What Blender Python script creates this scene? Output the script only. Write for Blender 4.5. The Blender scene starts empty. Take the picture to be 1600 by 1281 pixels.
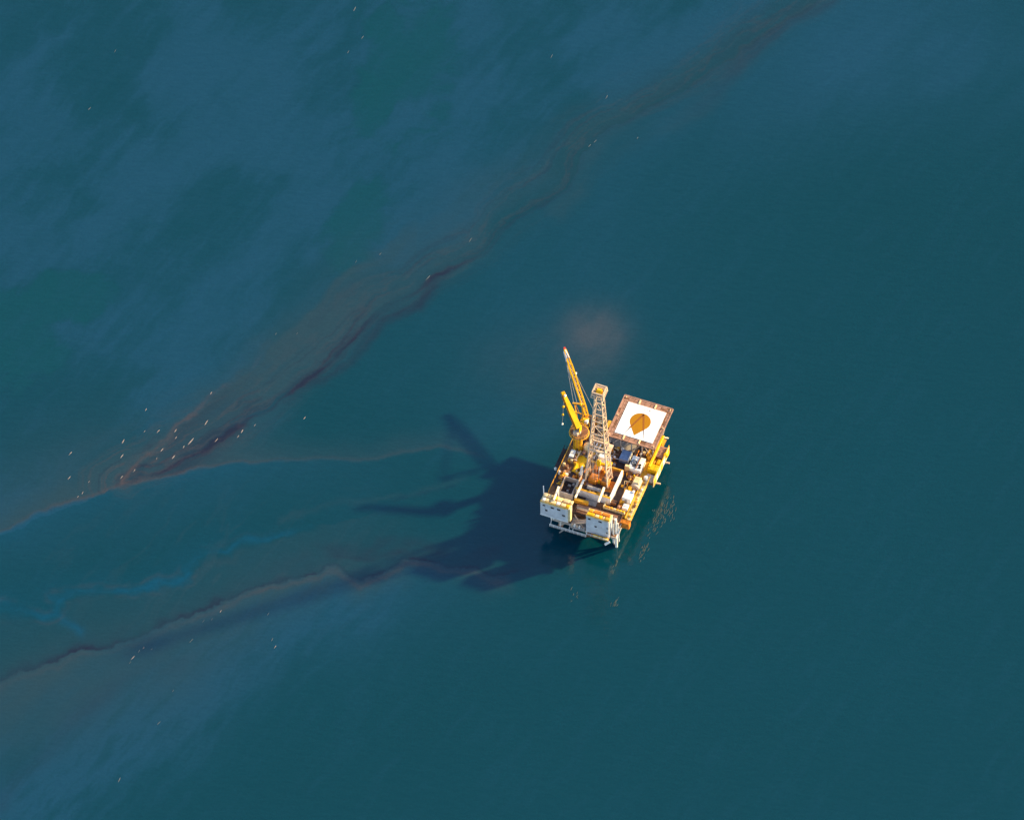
import bpy, math, random
import numpy as np

# ------------------------------------------------------------------ camera, sky, sun, exposure
S = bpy.context.scene
C = S.collection
R = math.radians
TILT = R(36.6)          # how far the view leans away from straight down
DIST = 5000.0
cam = bpy.data.cameras.new('camera')
cam.lens = 36.0 * DIST / 320.0
cam.sensor_width = 36.0
cam.clip_start = 10.0
cam.clip_end = 200000.0
cam_o = bpy.data.objects.new('camera', cam)
cam_o.location = (0.0, -DIST * math.sin(TILT), DIST * math.cos(TILT))
cam_o.rotation_euler = (TILT, 0.0, 0.0)
C.objects.link(cam_o)
S.camera = cam_o

SUN_EL = R(21.0)
SUN_AZ = math.atan2(0.365, 0.931)       # direction towards the sun, from +x
world = bpy.data.worlds.new('World')
S.world = world
world.use_nodes = True
wn = world.node_tree
sky = wn.nodes.new('ShaderNodeTexSky')
sky.sky_type = 'NISHITA'
sky.sun_disc = False
sky.sun_elevation = SUN_EL
sky.sun_rotation = math.pi / 2 - SUN_AZ
bg = wn.nodes['Background']
bg.inputs['Strength'].default_value = 0.15
wn.links.new(sky.outputs[0], bg.inputs[0])

sun = bpy.data.lights.new('sun', 'SUN')
sun.energy = 5.0
sun.angle = R(2.0)
sun.color = (1.0, 0.72, 0.33)
sun_o = bpy.data.objects.new('sun', sun)
sun_o.location = (400, 160, 170)
sun_o.rotation_euler = (math.pi / 2 - SUN_EL, 0.0, SUN_AZ + math.pi / 2)
C.objects.link(sun_o)

S.view_settings.view_transform = 'Standard'
S.view_settings.look = 'None'
S.view_settings.gamma = 1.0
S.view_settings.use_curve_mapping = False
S.view_settings.exposure = 1.25

rnd = random.Random(7)

# ------------------------------------------------------------------ materials
def paint(name, col, var=0.25, scale=0.6, rough=0.55, grime=0.35, metal=0.0):
    """painted, weathered steel: tone drifts over metres, rust-brown dirt in patches"""
    m = bpy.data.materials.new(name)
    m.use_nodes = True
    nt = m.node_tree
    b = nt.nodes['Principled BSDF']
    b.inputs['Roughness'].default_value = rough
    b.inputs['Metallic'].default_value = metal
    b.inputs['Specular IOR Level'].default_value = 0.2
    tc = nt.nodes.new('ShaderNodeNewGeometry')
    n1 = nt.nodes.new('ShaderNodeTexNoise')
    n1.inputs['Scale'].default_value = scale
    n1.inputs['Detail'].default_value = 5
    nt.links.new(tc.outputs['Position'], n1.inputs['Vector'])
    r1 = nt.nodes.new('ShaderNodeValToRGB')
    r1.color_ramp.elements[0].position = 0.3
    r1.color_ramp.elements[1].position = 0.72
    r1.color_ramp.elements[0].color = tuple(c * (1 - var) for c in col) + (1,)
    r1.color_ramp.elements[1].color = tuple(min(0.9, c * (1 + var * 0.4)) for c in col) + (1,)
    nt.links.new(n1.outputs['Fac'], r1.inputs['Fac'])
    n2 = nt.nodes.new('ShaderNodeTexNoise')
    n2.inputs['Scale'].default_value = 1.7
    n2.inputs['Detail'].default_value = 8
    n2.inputs['Roughness'].default_value = 0.7
    nt.links.new(tc.outputs['Position'], n2.inputs['Vector'])
    r2 = nt.nodes.new('ShaderNodeValToRGB')
    r2.color_ramp.elements[0].position = 0.52
    r2.color_ramp.elements[1].position = 0.78
    r2.color_ramp.elements[0].color = (0, 0, 0, 1)
    r2.color_ramp.elements[1].color = (grime, grime, grime, 1)
    nt.links.new(n2.outputs['Fac'], r2.inputs['Fac'])
    mx = nt.nodes.new('ShaderNodeMix')
    mx.data_type = 'RGBA'
    nt.links.new(r2.outputs['Color'], mx.inputs[0])
    nt.links.new(r1.outputs['Color'], mx.inputs[6])
    mx.inputs[7].default_value = (0.16, 0.075, 0.035, 1)
    nt.links.new(mx.outputs[2], b.inputs['Base Color'])
    return m

M = dict(
    white=paint('white_paint', (0.80, 0.78, 0.74), 0.10, grime=0.22),
    wall=paint('wall_paint', (0.60, 0.60, 0.63), 0.18, 0.35, grime=0.35),
    pad=paint('pad_paint', (0.84, 0.83, 0.81), 0.05, 0.2, grime=0.03),
    cream=paint('cream_paint', (0.76, 0.58, 0.31), 0.25, grime=0.3),
    lattice=paint('lattice_paint', (0.62, 0.46, 0.33), 0.25, 0.5, grime=0.35),
    yellow=paint('yellow_paint', (0.80, 0.44, 0.006), 0.20, grime=0.25),
    gold=paint('ochre_paint', (0.72, 0.36, 0.03), 0.30, 0.8, grime=0.4),
    orange=paint('orange_paint', (0.60, 0.20, 0.02), 0.40, 0.9, grime=0.45),
    rust=paint('rusty_plate', (0.22, 0.105, 0.055), 0.45, 0.7, 0.8, grime=0.5),
    grate=paint('grating_steel', (0.40, 0.22, 0.15), 0.35, 0.9, 0.7, grime=0.3),
    dark=paint('dark_plate', (0.055, 0.04, 0.042), 0.4, 0.6, 0.75, grime=0.4),
    black=paint('black_rubber', (0.03, 0.028, 0.028), 0.2, grime=0.1),
    grey=paint('grey_steel', (0.36, 0.33, 0.31), 0.3, 0.7, 0.6, grime=0.35),
    tan=paint('tan_steel', (0.50, 0.41, 0.34), 0.25, 0.7, 0.6, grime=0.3),
    blue=paint('shade_blue', (0.16, 0.24, 0.40), 0.25, 0.9, grime=0.1),  # blue cast of the shade put into the container's colour
    red=paint('red_paint', (0.62, 0.06, 0.025), 0.25, grime=0.2),
    drop=paint('ochre_marking', (0.36, 0.155, 0.0), 0.08, 0.3, grime=0.05),
    brownmark=paint('brown_marking', (0.25, 0.085, 0.012), 0.1, 0.3, grime=0.05),
    greymark=paint('grey_marking', (0.22, 0.21, 0.22), 0.1, 0.3, grime=0.05),
    thinfoam=paint('thin_foam', (0.075, 0.10, 0.12), 0.25, 2.0, 0.8, grime=0.2),
    painted_glints=paint('glint_paint', (0.032, 0.058, 0.062), 0.3, 1.5, 0.8, grime=0.2),  # pale tone standing in for reflected glints on the water
    foam=paint('foam', (0.30, 0.25, 0.24), 0.25, 2.0, 0.8, grime=0.3),
)
gm = bpy.data.materials.new('window_glass')
gm.use_nodes = True
gb = gm.node_tree.nodes['Principled BSDF']
gb.inputs['Base Color'].default_value = (0.02, 0.025, 0.035, 1)
gb.inputs['Roughness'].default_value = 0.08
M['glass'] = gm

# ------------------------------------------------------------------ the sea and the oil on it
LINES = {
    'F1': [(122.6, 180.8), (108.2, 171.7), (95.8, 162.7), (84.5, 152.3), (71.2, 138.1), (56.9, 129.1), (40.6, 117.6), (28.4, 107.4), (21.2, 97.1),
        (16.2, 88.2), (10.1, 80.6), (0.0, 73.0), (-8.1, 62.9), (-16.1, 57.8), (-24.1, 52.3), (-30.2, 46.5), (-40.2, 41.4), (-46.2, 35.1), (-51.2,
        27.6), (-56.1, 20.1), (-60.1, 16.3), (-66.1, 10.1), (-74.0, 1.4), (-82.0, -3.6), (-89.9, -9.8), (-99.8, -16.0), (-111.7, -23.5), (-121.6,
        -28.9)],
    'F1b': [(-20.1, 55.3), (-24.5, 49.0), (-28.1, 41.4), (-36.2, 38.9), (-40.2, 35.1), (-44.2, 28.9), (-50.1, 20.1), (-58.1, 12.6), (-67.1, 8.6)],
    'F2': [(-40.3, 65.4), (-56.3, 50.2), (-72.3, 30.1), (-84.2, 16.3), (-94.1, 6.4), (-102.0, -3.6), (-109.8, -12.3), (-115.7, -18.5), (-121.6,
        -28.4)],
    'F3': [(-4.0, -18.5), (-14.0, -14.8), (-22.0, -13.1), (-29.9, -15.3), (-39.9, -18.5), (-55.9, -18.8), (-69.9, -17.3), (-83.8, -18.0), (-99.7,
        -21.7), (-111.7, -26.0), (-121.6, -28.9), (-139.4, -36.3), (-159.1, -47.4), (-184.6, -61.7)],
    'F4': [(-183.4, -116.6), (-169.7, -110.5), (-158.0, -105.7), (-146.2, -99.6), (-134.5, -93.5), (-122.7, -89.8), (-114.8, -86.2), (-106.9, -81.8),
        (-97.1, -77.6), (-89.2, -74.4), (-83.3, -70.3), (-73.4, -67.1), (-63.5, -63.7), (-54.6, -61.2), (-51.6, -64.2), (-48.6, -66.1), (-43.7,
        -64.6), (-38.7, -63.2), (-34.8, -59.2), (-31.8, -58.3), (-23.8, -59.0), (-16.9, -59.2), (-10.9, -60.5), (-7.9, -63.4), (-5.6, -65.6), (-2.0,
        -64.6), (1.0, -63.7)],
    'F5': [(-182.2, -80.1), (-158.5, -77.6), (-147.6, -79.3), (-141.7, -76.9), (-140.8, -73.2), (-134.8, -71.5), (-119.0, -70.5), (-110.1, -66.1),
        (-102.2, -65.4), (-100.3, -60.5), (-95.3, -57.3), (-85.4, -56.8), (-81.5, -52.4), (-71.6, -49.9), (-61.7, -46.5)],
    'F5b': [(-141.1, -76.4), (-139.6, -81.8), (-134.2, -86.7)],
    'F8': [(99.9, 161.4), (89.6, 154.9), (79.3, 143.3), (71.1, 134.3), (62.9, 124.0), (52.7, 113.8), (40.5, 107.4), (28.3, 99.7), (21.2, 88.2), (14.1,
        79.3)],
    'F9': [(21.4, 152.3), (12.2, 144.6), (4.1, 138.1), (0.0, 129.1)],
    'SH': [(-59.5, -71.5), (-79.2, -85.0), (-98.8, -103.2), (-118.2, -122.6), (-141.5, -144.3), (-168.6, -165.9)],
}
DARK = [(-30.5, 134.3, 16.0, 30.0), (-48.4, 78.1, 10.0, 16.0), (-156.6, 30.1, 14.0, 14.0), (-40.5, 113.8, 12.0, 14.0), (-138.7, 45.2, 10.0, 8.0)]
FLECKS = [(-138.0, -26.4, 2.0), (-131.8, -27.9, 1.1), (-135.1, -33.6, 1.1), (-133.7, -32.1, 1.1), (-121.4, -12.3, 1.8), (-121.7, -18.0, 1.8), (-114.4,
        0.1, 1.1), (-114.7, -8.3, 0.9), (-110.5, -8.3, 1.8), (-94.1, 6.6, 1.5), (-105.1, -8.1, 1.5), (-100.3, -12.3, 3.3), (-104.9, -10.8, 1.3),
        (-109.2, -15.5, 2.0), (-110.8, -18.8, 1.1), (-102.4, -14.3, 1.3), (-105.6, -18.3, 1.8), (-117.7, -23.5, 1.8), (-121.6, -26.0, 1.5), (-95.5,
        -4.9, 2.0), (-92.3, -11.8, 1.8), (-84.3, -8.3, 2.0), (-85.5, -10.3, 1.3), (-80.3, -5.9, 1.5), (-137.7, -16.8, 1.5), (-75.5, -78.6, 1.3),
        (-92.9, -80.6, 1.1), (-90.2, -77.6, 1.5), (-95.5, -81.3, 1.3), (-115.3, -92.8, 1.3), (-113.9, -91.5, 1.1), (-111.4, -92.0, 1.3), (-118.0,
        -97.1, 1.1), (-117.1, -95.2, 1.8), (-99.3, -88.9, 2.0), (-74.2, -88.4, 1.5), (-73.2, -91.1, 1.3), (-108.8, -120.0, 2.0), (-120.7, -141.4,
        2.6), (-104.6, -107.8, 1.3), (-26.4, 51.8, 2.6), (-49.1, 58.1, 1.3), (-41.5, 61.1, 1.5), (-13.1, 66.7, 1.8), (24.5, 104.0, 1.8), (26.3, 105.8,
        1.3), (39.7, 107.1, 1.3), (-64.8, -3.1, 1.5), (-74.1, 29.6, 1.1), (-67.4, 29.9, 1.3), (-50.1, 159.0, 2.2), (-47.6, 147.4, 1.5), (-52.1, 141.5,
        1.3), (12.6, 139.9, 1.5), (30.0, 123.5, 2.0), (-126.1, 142.0, 1.3), (-133.9, 118.9, 1.8)]

def axis(half, step, far):
    n = int(half / step)
    a = np.arange(-n, n + 1) * step
    ext, d, x = [], step, a[-1]
    while x < far:
        d *= 1.22
        x += d
        ext.append(x)
    ext = np.array(ext)
    return np.concatenate([-ext[::-1], a, ext])

GX = axis(186.0, 0.45, 60000.0)
GY = axis(188.0, 0.45, 60000.0)
X, Y = np.meshgrid(GX, GY)
NY, NX = X.shape

def vnoise(x, y, cell, seed):
    """smooth value noise with features about `cell` metres across"""
    rs = np.random.RandomState(seed)
    tab = rs.rand(256, 256)
    fx, fy = x / cell, y / cell
    ix, iy = np.floor(fx).astype(np.int64), np.floor(fy).astype(np.int64)
    tx, ty = fx - ix, fy - iy
    tx = tx * tx * tx * (tx * (6 * tx - 15) + 10)
    ty = ty * ty * ty * (ty * (6 * ty - 15) + 10)
    a = tab[iy % 256, ix % 256]
    b = tab[iy % 256, (ix + 1) % 256]
    c = tab[(iy + 1) % 256, ix % 256]
    d = tab[(iy + 1) % 256, (ix + 1) % 256]
    return (a * (1 - tx) + b * tx) * (1 - ty) + (c * (1 - tx) + d * tx) * ty

def fbm(x, y, cell, seed, octaves=5, gain=0.5):
    s, amp, tot = 0.0, 1.0, 0.0
    for k in range(octaves):
        s = s + amp * (vnoise(x, y, cell / 2 ** k, seed + k) - 0.5)
        tot += amp
        amp *= gain
    return s / tot * 2.0

def along(x, y, ang, stretch):
    """coordinates squeezed along `ang`, so that noise is drawn out that way"""
    c, s = math.cos(ang), math.sin(ang)
    return (x * c + y * s) / stretch, -x * s + y * c

def line_field(pts, x, y):
    """distance to a polyline, signed side (+ = left of its direction) and 0-1 position along it"""
    best = np.full(x.shape, 1e18)
    side = np.zeros(x.shape)
    pos = np.zeros(x.shape)
    seg = [math.dist(pts[i], pts[i + 1]) for i in range(len(pts) - 1)]
    tot, acc = sum(seg), 0.0
    for i, ln in enumerate(seg):
        (ax, ay), (bx, by) = pts[i], pts[i + 1]
        dx, dy = (bx - ax) / ln, (by - ay) / ln
        rx, ry = x - ax, y - ay
        t = np.clip(rx * dx + ry * dy, 0, ln)
        qx, qy = rx - dx * t, ry - dy * t
        d2 = qx * qx + qy * qy
        m = d2 < best
        best = np.where(m, d2, best)
        side = np.where(m, np.sign(dx * ry - dy * rx), side)
        pos = np.where(m, (acc + t) / tot, pos)
        acc += ln
    return np.sqrt(best), side, pos

def sstep(a, b, v):
    t = np.clip((v - a) / (b - a), 0, 1)
    return t * t * (3 - 2 * t)

def gauss(d, w):
    return np.exp(-(d / w) ** 2)

# only the water in and near the frame carries oil; everything is blended out towards the open sea
core = (np.abs(X) < 400) & (np.abs(Y) < 400)
ci = np.where(core.any(axis=1))[0]
cj = np.where(core.any(axis=0))[0]
sl = (slice(ci[0], ci[-1] + 1), slice(cj[0], cj[-1] + 1))
x, y = X[sl], Y[sl]
ANG = R(45)
wx = x + 3.0 * fbm(x, y, 18, 11, 3) + 0.8 * fbm(x, y, 4.0, 21, 4, 0.6)
wy = y + 3.0 * fbm(x, y, 18, 31, 3) + 0.8 * fbm(x, y, 4.0, 41, 4, 0.6)
sx, sy = along(x, y, ANG, 3.5)
streak = fbm(sx, sy, 7, 51, 6)                 # drawn-out mottling along the drift
streak2 = fbm(sx, sy, 22, 61, 5)
zx, zy = along(x + 2.0 * fbm(x, y, 12, 301, 3), y + 2.0 * fbm(x, y, 12, 311, 3), R(56), 5.0)
wisp = fbm(zx, zy, 3.0, 321, 5, 0.62)         # fine wind-drawn wisps
blot = fbm(x, y, 45, 71, 6, 0.55)

oil = np.zeros(x.shape)      # thick brown-purple oil
pale = np.zeros(x.shape)     # grey-brown emulsion
sheen = np.zeros(x.shape)    # thin silvery blue film
irid = np.zeros(x.shape)     # saturated blue film
rim = np.zeros(x.shape)      # orange-brown rim
ch = np.zeros(x.shape)       # chlorophyll-green clear water

d1, s1, p1 = line_field(LINES['F1'], wx, wy)
w1 = 3.6 - 2.2 * sstep(0.15, 0.42, p1) + 1.0 * sstep(0.62, 0.7, p1) + 0.8 * streak
st1 = 0.30 + 0.42 * sstep(0.30, 0.48, p1) + 0.25 * sstep(0.58, 0.7, p1)
st1 = st1 * (0.72 + 0.6 * streak) * (1 - 0.75 * sstep(0.985, 1.0, p1))
LEN1 = 330.0
strand = fbm(p1 * LEN1 / 9.0 + 0.25 * streak, d1 * s1 / 1.0 + 0.8 * streak, 2.2, 201, 5, 0.6)
fil = gauss(fbm(p1 * LEN1 / 10.0, d1 * s1 + 1.2 * streak, 5.0, 205, 4, 0.5), 0.085)      # filaments running along the streak
sd1 = d1 * s1
strand_w = fbm(p1 * LEN1 / 6.0, d1 * s1 / 1.0, 9.0, 211, 4, 0.6)
sd1 = d1 * s1
oil += np.clip(st1 * (0.50 + 1.3 * strand), 0, 1) * gauss(sd1 + 0.6, np.clip(w1, 0.9, 9) * 1.15) * 0.62
oil += 0.62 * st1 * gauss(sd1 - 0.2, 0.75) * (0.8 + strand)
oil += 0.42 * fil * gauss(sd1 + 4, 8.0) * (0.35 + 0.65 * sstep(0.3, 0.5, p1)) * (0.6 + 1.2 * strand_w)
rim += (0.14 + 0.22 * sstep(0.78, 0.95, p1)) * gauss(strand - 0.16, 0.09) * gauss(sd1 + 5, 8.0)
pale += (0.40 + 0.22 * sstep(0.3, 0.5, p1)) * np.where(sd1 < 0, gauss(sd1, 11 + 9 * sstep(0.3, 0.55, p1)), gauss(sd1, 4)) * (0.8 + 0.8 * strand_w + 0.3 * strand)
d1b, _, p1b = line_field(LINES['F1b'], wx, wy)
oil += 0.55 * gauss(d1b, 1.8 + 0.6 * streak) * sstep(0, 0.15, p1b) * (1 - 0.6 * sstep(0.85, 1, p1b)) * (0.75 + 0.5 * streak)
d2, s2, p2 = line_field(LINES['F2'], wx, wy)
ed2 = d2 + 0.9 * fbm(x, y, 4.0, 421, 4, 0.65)
rim += 0.62 * gauss(ed2, 0.75) * sstep(0.3, 0.8, p2) * np.clip(0.65 + 1.3 * wisp, 0.1, 1.3)
rim += 0.16 * gauss(d2 + 0.5, 3.2) * sstep(0.65, 0.95, p2) * np.clip(0.6 + 1.6 * wisp, 0, 1.4)
pale += 0.35 * gauss(d2, 4.0) * sstep(0.1, 0.5, p2)
# the wedge between the dark streak (F1), its brown western edge (F2) and the long lower edge (F3)
d3, s3, p3 = line_field(LINES['F3'], wx, wy)
wedge = np.where((s2 > 0) & (s1 < 0), 1.0, 0.0) * sstep(0, 3, d1) * sstep(0, 2, d2) * (x < -30)
pale += 0.62 * wedge * sstep(-20, -60, x) * (0.85 + 0.6 * strand_w + 0.35 * strand)
oil += 0.45 * wedge * sstep(-75, -108, x) * (0.8 + 0.8 * streak)
above3 = (s3 < 0)
tri = np.where(above3 & (s1 > 0), 1.0, 0.0) * sstep(-60, -95, x)
pale += 0.60 * tri * (0.9 + 0.4 * streak)
oil += 0.40 * tri * sstep(-78, -108, x) * (0.8 + 0.8 * streak)
rim += 0.34 * gauss(d3, 0.7) * (0.35 + 0.65 * sstep(0.35, 0.55, p3)) * sstep(0.0, 0.06, p3) * (1 - 0.5 * sstep(0.72, 0.8, p3))
pale += 0.45 * np.where(above3, gauss(d3, 6.0), gauss(d3, 0.8)) * sstep(0.0, 0.1, p3)
pale += 0.42 * np.where(above3, gauss(d3, 26.0), 0) * sstep(-105, -135, x)
irid += 0.22 * np.where(~above3, gauss(d3, 5.0), 0) * sstep(0.3, 0.55, p3) * (0.8 + 0.5 * streak)
sheen += 0.45 * np.where(~above3, gauss(d3, 20.0), 0) * sstep(-20, -70, x) * (0.8 + 0.5 * blot)
# the lower ragged streak
rag = 1.3 * fbm(x, y, 5.0, 81, 5, 0.7)
d4, s4, p4 = line_field(LINES['F4'], wx - 0.6 * rag, wy + 1.1 * rag)
sd4 = d4 * s4                                  # + = north of the line
th4 = 1.2 + 2.2 * fbm(x, y, 9, 91, 4) + 1.0 * sstep(0.25, 0.0, p4)
var4 = np.clip(0.55 + 1.6 * fbm(x, y, 14, 95, 4, 0.6), 0.42, 1.0)
oil += 1.05 * np.where(sd4 > 0, var4 * (0.72 * gauss(sd4, np.clip(th4, 0.8, 4)) + 0.28 * gauss(sd4, 5.0)), var4 * gauss(sd4, 0.35)) * (0.85 + 0.6 * streak) \
    * (1 - 0.45 * ((p4 > 0.72) & (p4 < 0.82)))
end4 = 1 - sstep(0.97, 1.0, p4)
pale += np.where(sd4 < 0, 0.95 * gauss(sd4, 26.0 - 21.0 * sstep(0.3, 0.8, p4)), 0.30 * gauss(sd4, 9.0)) * (0.9 + 0.35 * streak) * end4
rim += 0.30 * np.where(sd4 < 0, gauss(sd4 + 1.9, 1.0), 0) * (0.35 + 0.65 * sstep(0.35, 0.6, p4)) * (0.5 + 0.8 * var4) * (0.9 + 0.7 * streak) * end4
dsh, _, _ = line_field(LINES['SH'], wx, wy)
sheen += 0.95 * gauss(dsh, 20.0) * (0.80 + 0.45 * streak + 0.25 * streak2 + 0.75 * wisp) * np.where(sd4 < 0, 1, 0.0)
sheen += 0.5 * np.where(sd4 < 0, gauss(sd4, 26), 0) * sstep(10, -40, x)
oil += 0.16 * gauss(line_field([(-105, -95), (-117, -101), (-134, -118), (-158, -150)], wx, wy)[0], 4.0) * (0.7 + 0.9 * streak)
# iridescent blue line and the dull band between it and the ragged streak
vx, vy = wx + 3.2 * fbm(x, y, 11, 401, 4, 0.55), wy + 3.2 * fbm(x, y, 11, 411, 4, 0.55)
d5, s5, p5 = line_field(LINES['F5'], vx, vy)
d5b = line_field(LINES['F5b'], vx, vy)[0]
wid = 1.1 + 0.9 * (1 - p5) + 0.9 * fbm(x, y, 9, 101, 3)
brk = sstep(-0.35, 0.25, fbm(x, y, 8, 331, 4, 0.6))
irid += 0.60 * (0.4 + 0.6 * brk) * np.maximum(gauss(d5, np.clip(wid, 0.7, 5)), gauss(d5b, 2.2)) * (1 - 0.6 * sstep(0.85, 1, p5)) * (0.8 + 0.5 * streak)
irid += 0.16 * gauss(d5, 9) * np.where(s5 < 0, 0.25, 1) * (1 - sstep(0.7, 1, p5))
rim += 0.12 * brk * gauss(d5 - 2.6, 0.9) * (1 - sstep(0.6, 1, p5))
pale += 0.30 * gauss(fbm(zx, zy, 7.0, 341, 4), 0.06) * gauss(np.hypot((x + 95) / 2.2, y + 58), 26)
pale += 0.28 * np.where((s5 < 0) & (sd4 > 0), 1, 0) * sstep(0, 3, d5) * sstep(-20, -60, x)
# oil spreading from the platform itself
lee = gauss(np.hypot((wx + 6) / 1.6, wy + 58), 18)
oil += 0.34 * gauss(line_field([(-6, -55), (-14, -53.5), (-34, -52.5), (-46, -54.5), (-58, -55)], vx, vy)[0], 2.6) * (0.7 + 1.0 * streak)
oil += 0.30 * gauss(line_field([(-34, -57.5), (-42, -57), (-52, -57.5)], vx, vy)[0], 1.4) * (0.8 + streak)
pale += 0.30 * gauss(line_field([(-14, -28), (-30, -33), (-50, -35), (-72, -44)], vx, vy)[0], 1.3) * (0.8 + streak)
oil += 0.12 * gauss(line_field([(4, -63), (14, -60), (24, -56)], wx, wy)[0], 3.0)
# broad films up-drift (left and above) and around the long streak
d8, s8, p8 = line_field(LINES['F8'], wx, wy)
oil += 0.34 * gauss(d8, 2.4 + 0.8 * streak) * (1 - sstep(0.25, 0.6, p8)) * (0.8 + 0.8 * streak)
pale += 0.22 * gauss(d8 - 1.5, 2.5) * (0.8 + 0.9 * streak)
d9, s9, _ = line_field(LINES['F9'], wx, wy)
sheen += 0.25 * np.where(s9 > 0, gauss(d9, 7), gauss(d9, 1.0))
north = np.where(s1 < 0, 1.0, 0.0) * sstep(0, 14, d1)
north = np.maximum(north, sstep(-60, -100, x) * sstep(-30, 0, y))
qx, qy = along(x + 9 * fbm(x, y, 26, 221, 4, 0.6), y + 9 * fbm(x, y, 26, 231, 4, 0.6), R(52), 1.9)
cloud = fbm(qx, qy, 24, 241, 7, 0.62)
edge_n = 0.45 + 1.0 * blot + 1.9 * cloud + 0.4 * streak + 0.6 * wisp
nv_ = np.clip(0.50 + 0.5 * edge_n - 0.12, 0.0, 1.15)
sheen += north * (0.20 + 0.45 * nv_ + 0.30 * sstep(0.32, 0.88, nv_)) * 0.95
ux, uy = wx + 5 * fbm(x, y, 22, 131, 4), wy + 5 * fbm(x, y, 22, 141, 4)
for (px, py, rx, ry) in DARK:
    g = gauss(np.hypot((ux - px) / rx, (uy - py) / ry), 1.25)
    ch += 0.9 * sstep(0.30, 0.62, g - 0.9 * cloud) * sstep(0.03, 0.2, g)
sheen *= 1 - 0.8 * np.clip(ch, 0, 1)
south1 = np.where(s1 > 0, gauss(d1 - 10, 30), 0) * sstep(0.62, 0.4, p1)
sheen += 0.62 * south1 * (0.85 + 0.7 * streak2)
sheen += 0.65 * gauss(np.hypot((wx - 130) / 1.5, wy - 140), 30) * (0.9 + 0.6 * streak)
sheen += 0.42 * gauss(np.hypot((wx - 4) / 1.7, (wy + 6)), 15) * (0.9 + 0.5 * streak)
sheen += 0.30 * gauss(np.hypot((wx - 8) / 2.2, (wy - 34) / 1.2), 26)
plume = gauss(np.hypot((wx - 26.5) / 1.0, (wy - 28.5) / 1.25), 8.0) * (0.95 + 0.4 * streak + 0.9 * cloud + 0.3 * wisp)
plume += 0.25 * gauss(np.hypot((wx - 14) / 1.4, wy - 16), 15) * (0.9 + 0.9 * cloud + 0.4 * wisp)

fade = sstep(390, 230, np.maximum(np.abs(x), np.abs(y)))
def full(a, lo=0.0, hi=1.0):
    o = np.zeros(X.shape, dtype=np.float32)
    o[sl] = np.clip(a * fade, lo, hi)
    return o
sheen += 0.22 * np.clip(wisp, 0, 1)
F = dict(oil=full(oil), pale=full(pale), sheen=full(sheen), irid=full(irid), rim=full(rim), clear=full(ch), plume=full(plume))

def sea_material():
    m = bpy.data.materials.new('sea_water_with_oil')
    m.use_nodes = True
    nt = m.node_tree
    L = nt.links.new
    b = nt.nodes['Principled BSDF']
    b.inputs['IOR'].default_value = 1.38
    geo = nt.nodes.new('ShaderNodeNewGeometry')
    def attr(n):
        a = nt.nodes.new('ShaderNodeAttribute')
        a.attribute_name = n
        return a.outputs['Fac']
    def noise(scale, detail, rough=0.55, stretch=None):
        n = nt.nodes.new('ShaderNodeTexNoise')
        n.inputs['Scale'].default_value = scale
        n.inputs['Detail'].default_value = detail
        n.inputs['Roughness'].default_value = rough
        if stretch:
            mp = nt.nodes.new('ShaderNodeMapping')
            mp.inputs['Rotation'].default_value = (0, 0, stretch[0])
            mp.inputs['Scale'].default_value = (stretch[1], 1, 1)
            L(geo.outputs['Position'], mp.inputs['Vector'])
            L(mp.outputs[0], n.inputs['Vector'])
        else:
            L(geo.outputs['Position'], n.inputs['Vector'])
        return n.outputs['Fac']
    def math_(op, a, c, clamp=False):
        n = nt.nodes.new('ShaderNodeMath')
        n.operation = op
        n.use_clamp = clamp
        for i, v in enumerate((a, c)):
            if isinstance(v, (int, float)):
                n.inputs[i].default_value = v
            else:
                L(v, n.inputs[i])
        return n.outputs[0]
    def mix(fac, a, c, mode='MIX'):
        n = nt.nodes.new('ShaderNodeMix')
        n.data_type = 'RGBA'
        n.blend_type = mode
        L(fac, n.inputs[0]) if not isinstance(fac, float) else setattr(n.inputs[0], 'default_value', fac)
        for i, v in ((6, a), (7, c)):
            if isinstance(v, tuple):
                n.inputs[i].default_value = v + (1,)
            else:
                L(v, n.inputs[i])
        return n.outputs[2]
    drift = noise(0.012, 4)
    grain = noise(0.55, 3, 0.7, (R(-55), 0.45))
    gr = math_('MULTIPLY', math_('SUBTRACT', grain, 0.5), 0.35)
    col = mix(drift, DEEP_A, DEEP_B)
    col = mix(attr('clear'), col, CLEAR)
    col = mix(math_('MULTIPLY', attr('sheen'), math_('ADD', gr, 1.0), True), col, SHEEN)
    col = mix(math_('MULTIPLY', attr('pale'), math_('ADD', gr, 1.0), True), col, PALE)
    col = mix(attr('irid'), col, IRID)
    col = mix(math_('MULTIPLY', attr('oil'), math_('ADD', gr, 1.0), True), col, OIL)
    col = mix(math_('MULTIPLY', attr('rim'), math_('ADD', gr, 1.0), True), col, RIM)
    col = mix(attr('plume'), col, PLUME)
    fine = noise(1.1, 5, 0.7)
    fv = nt.nodes.new('ShaderNodeMapRange')
    fv.inputs['To Min'].default_value = 0.80
    fv.inputs['To Max'].default_value = 1.20
    L(fine, fv.inputs['Value'])
    cb = nt.nodes.new('ShaderNodeCombineColor')
    for i in range(3):
        L(fv.outputs[0], cb.inputs[i])
    col = mix(1.0, col, cb.outputs[0], 'MULTIPLY')
    L(col, b.inputs['Base Color'])
    b.inputs['Roughness'].default_value = 0.04
    bp = nt.nodes.new('ShaderNodeBump')
    bp.inputs['Distance'].default_value = 0.35
    bp.inputs['Strength'].default_value = 0.26
    h = math_('ADD', noise(0.5, 4, 0.55, (R(-60), 0.4)), math_('MULTIPLY', noise(2.2, 2), 0.2))
    L(h, bp.inputs['Height'])
    L(bp.outputs[0], b.inputs['Normal'])
    return m

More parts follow.
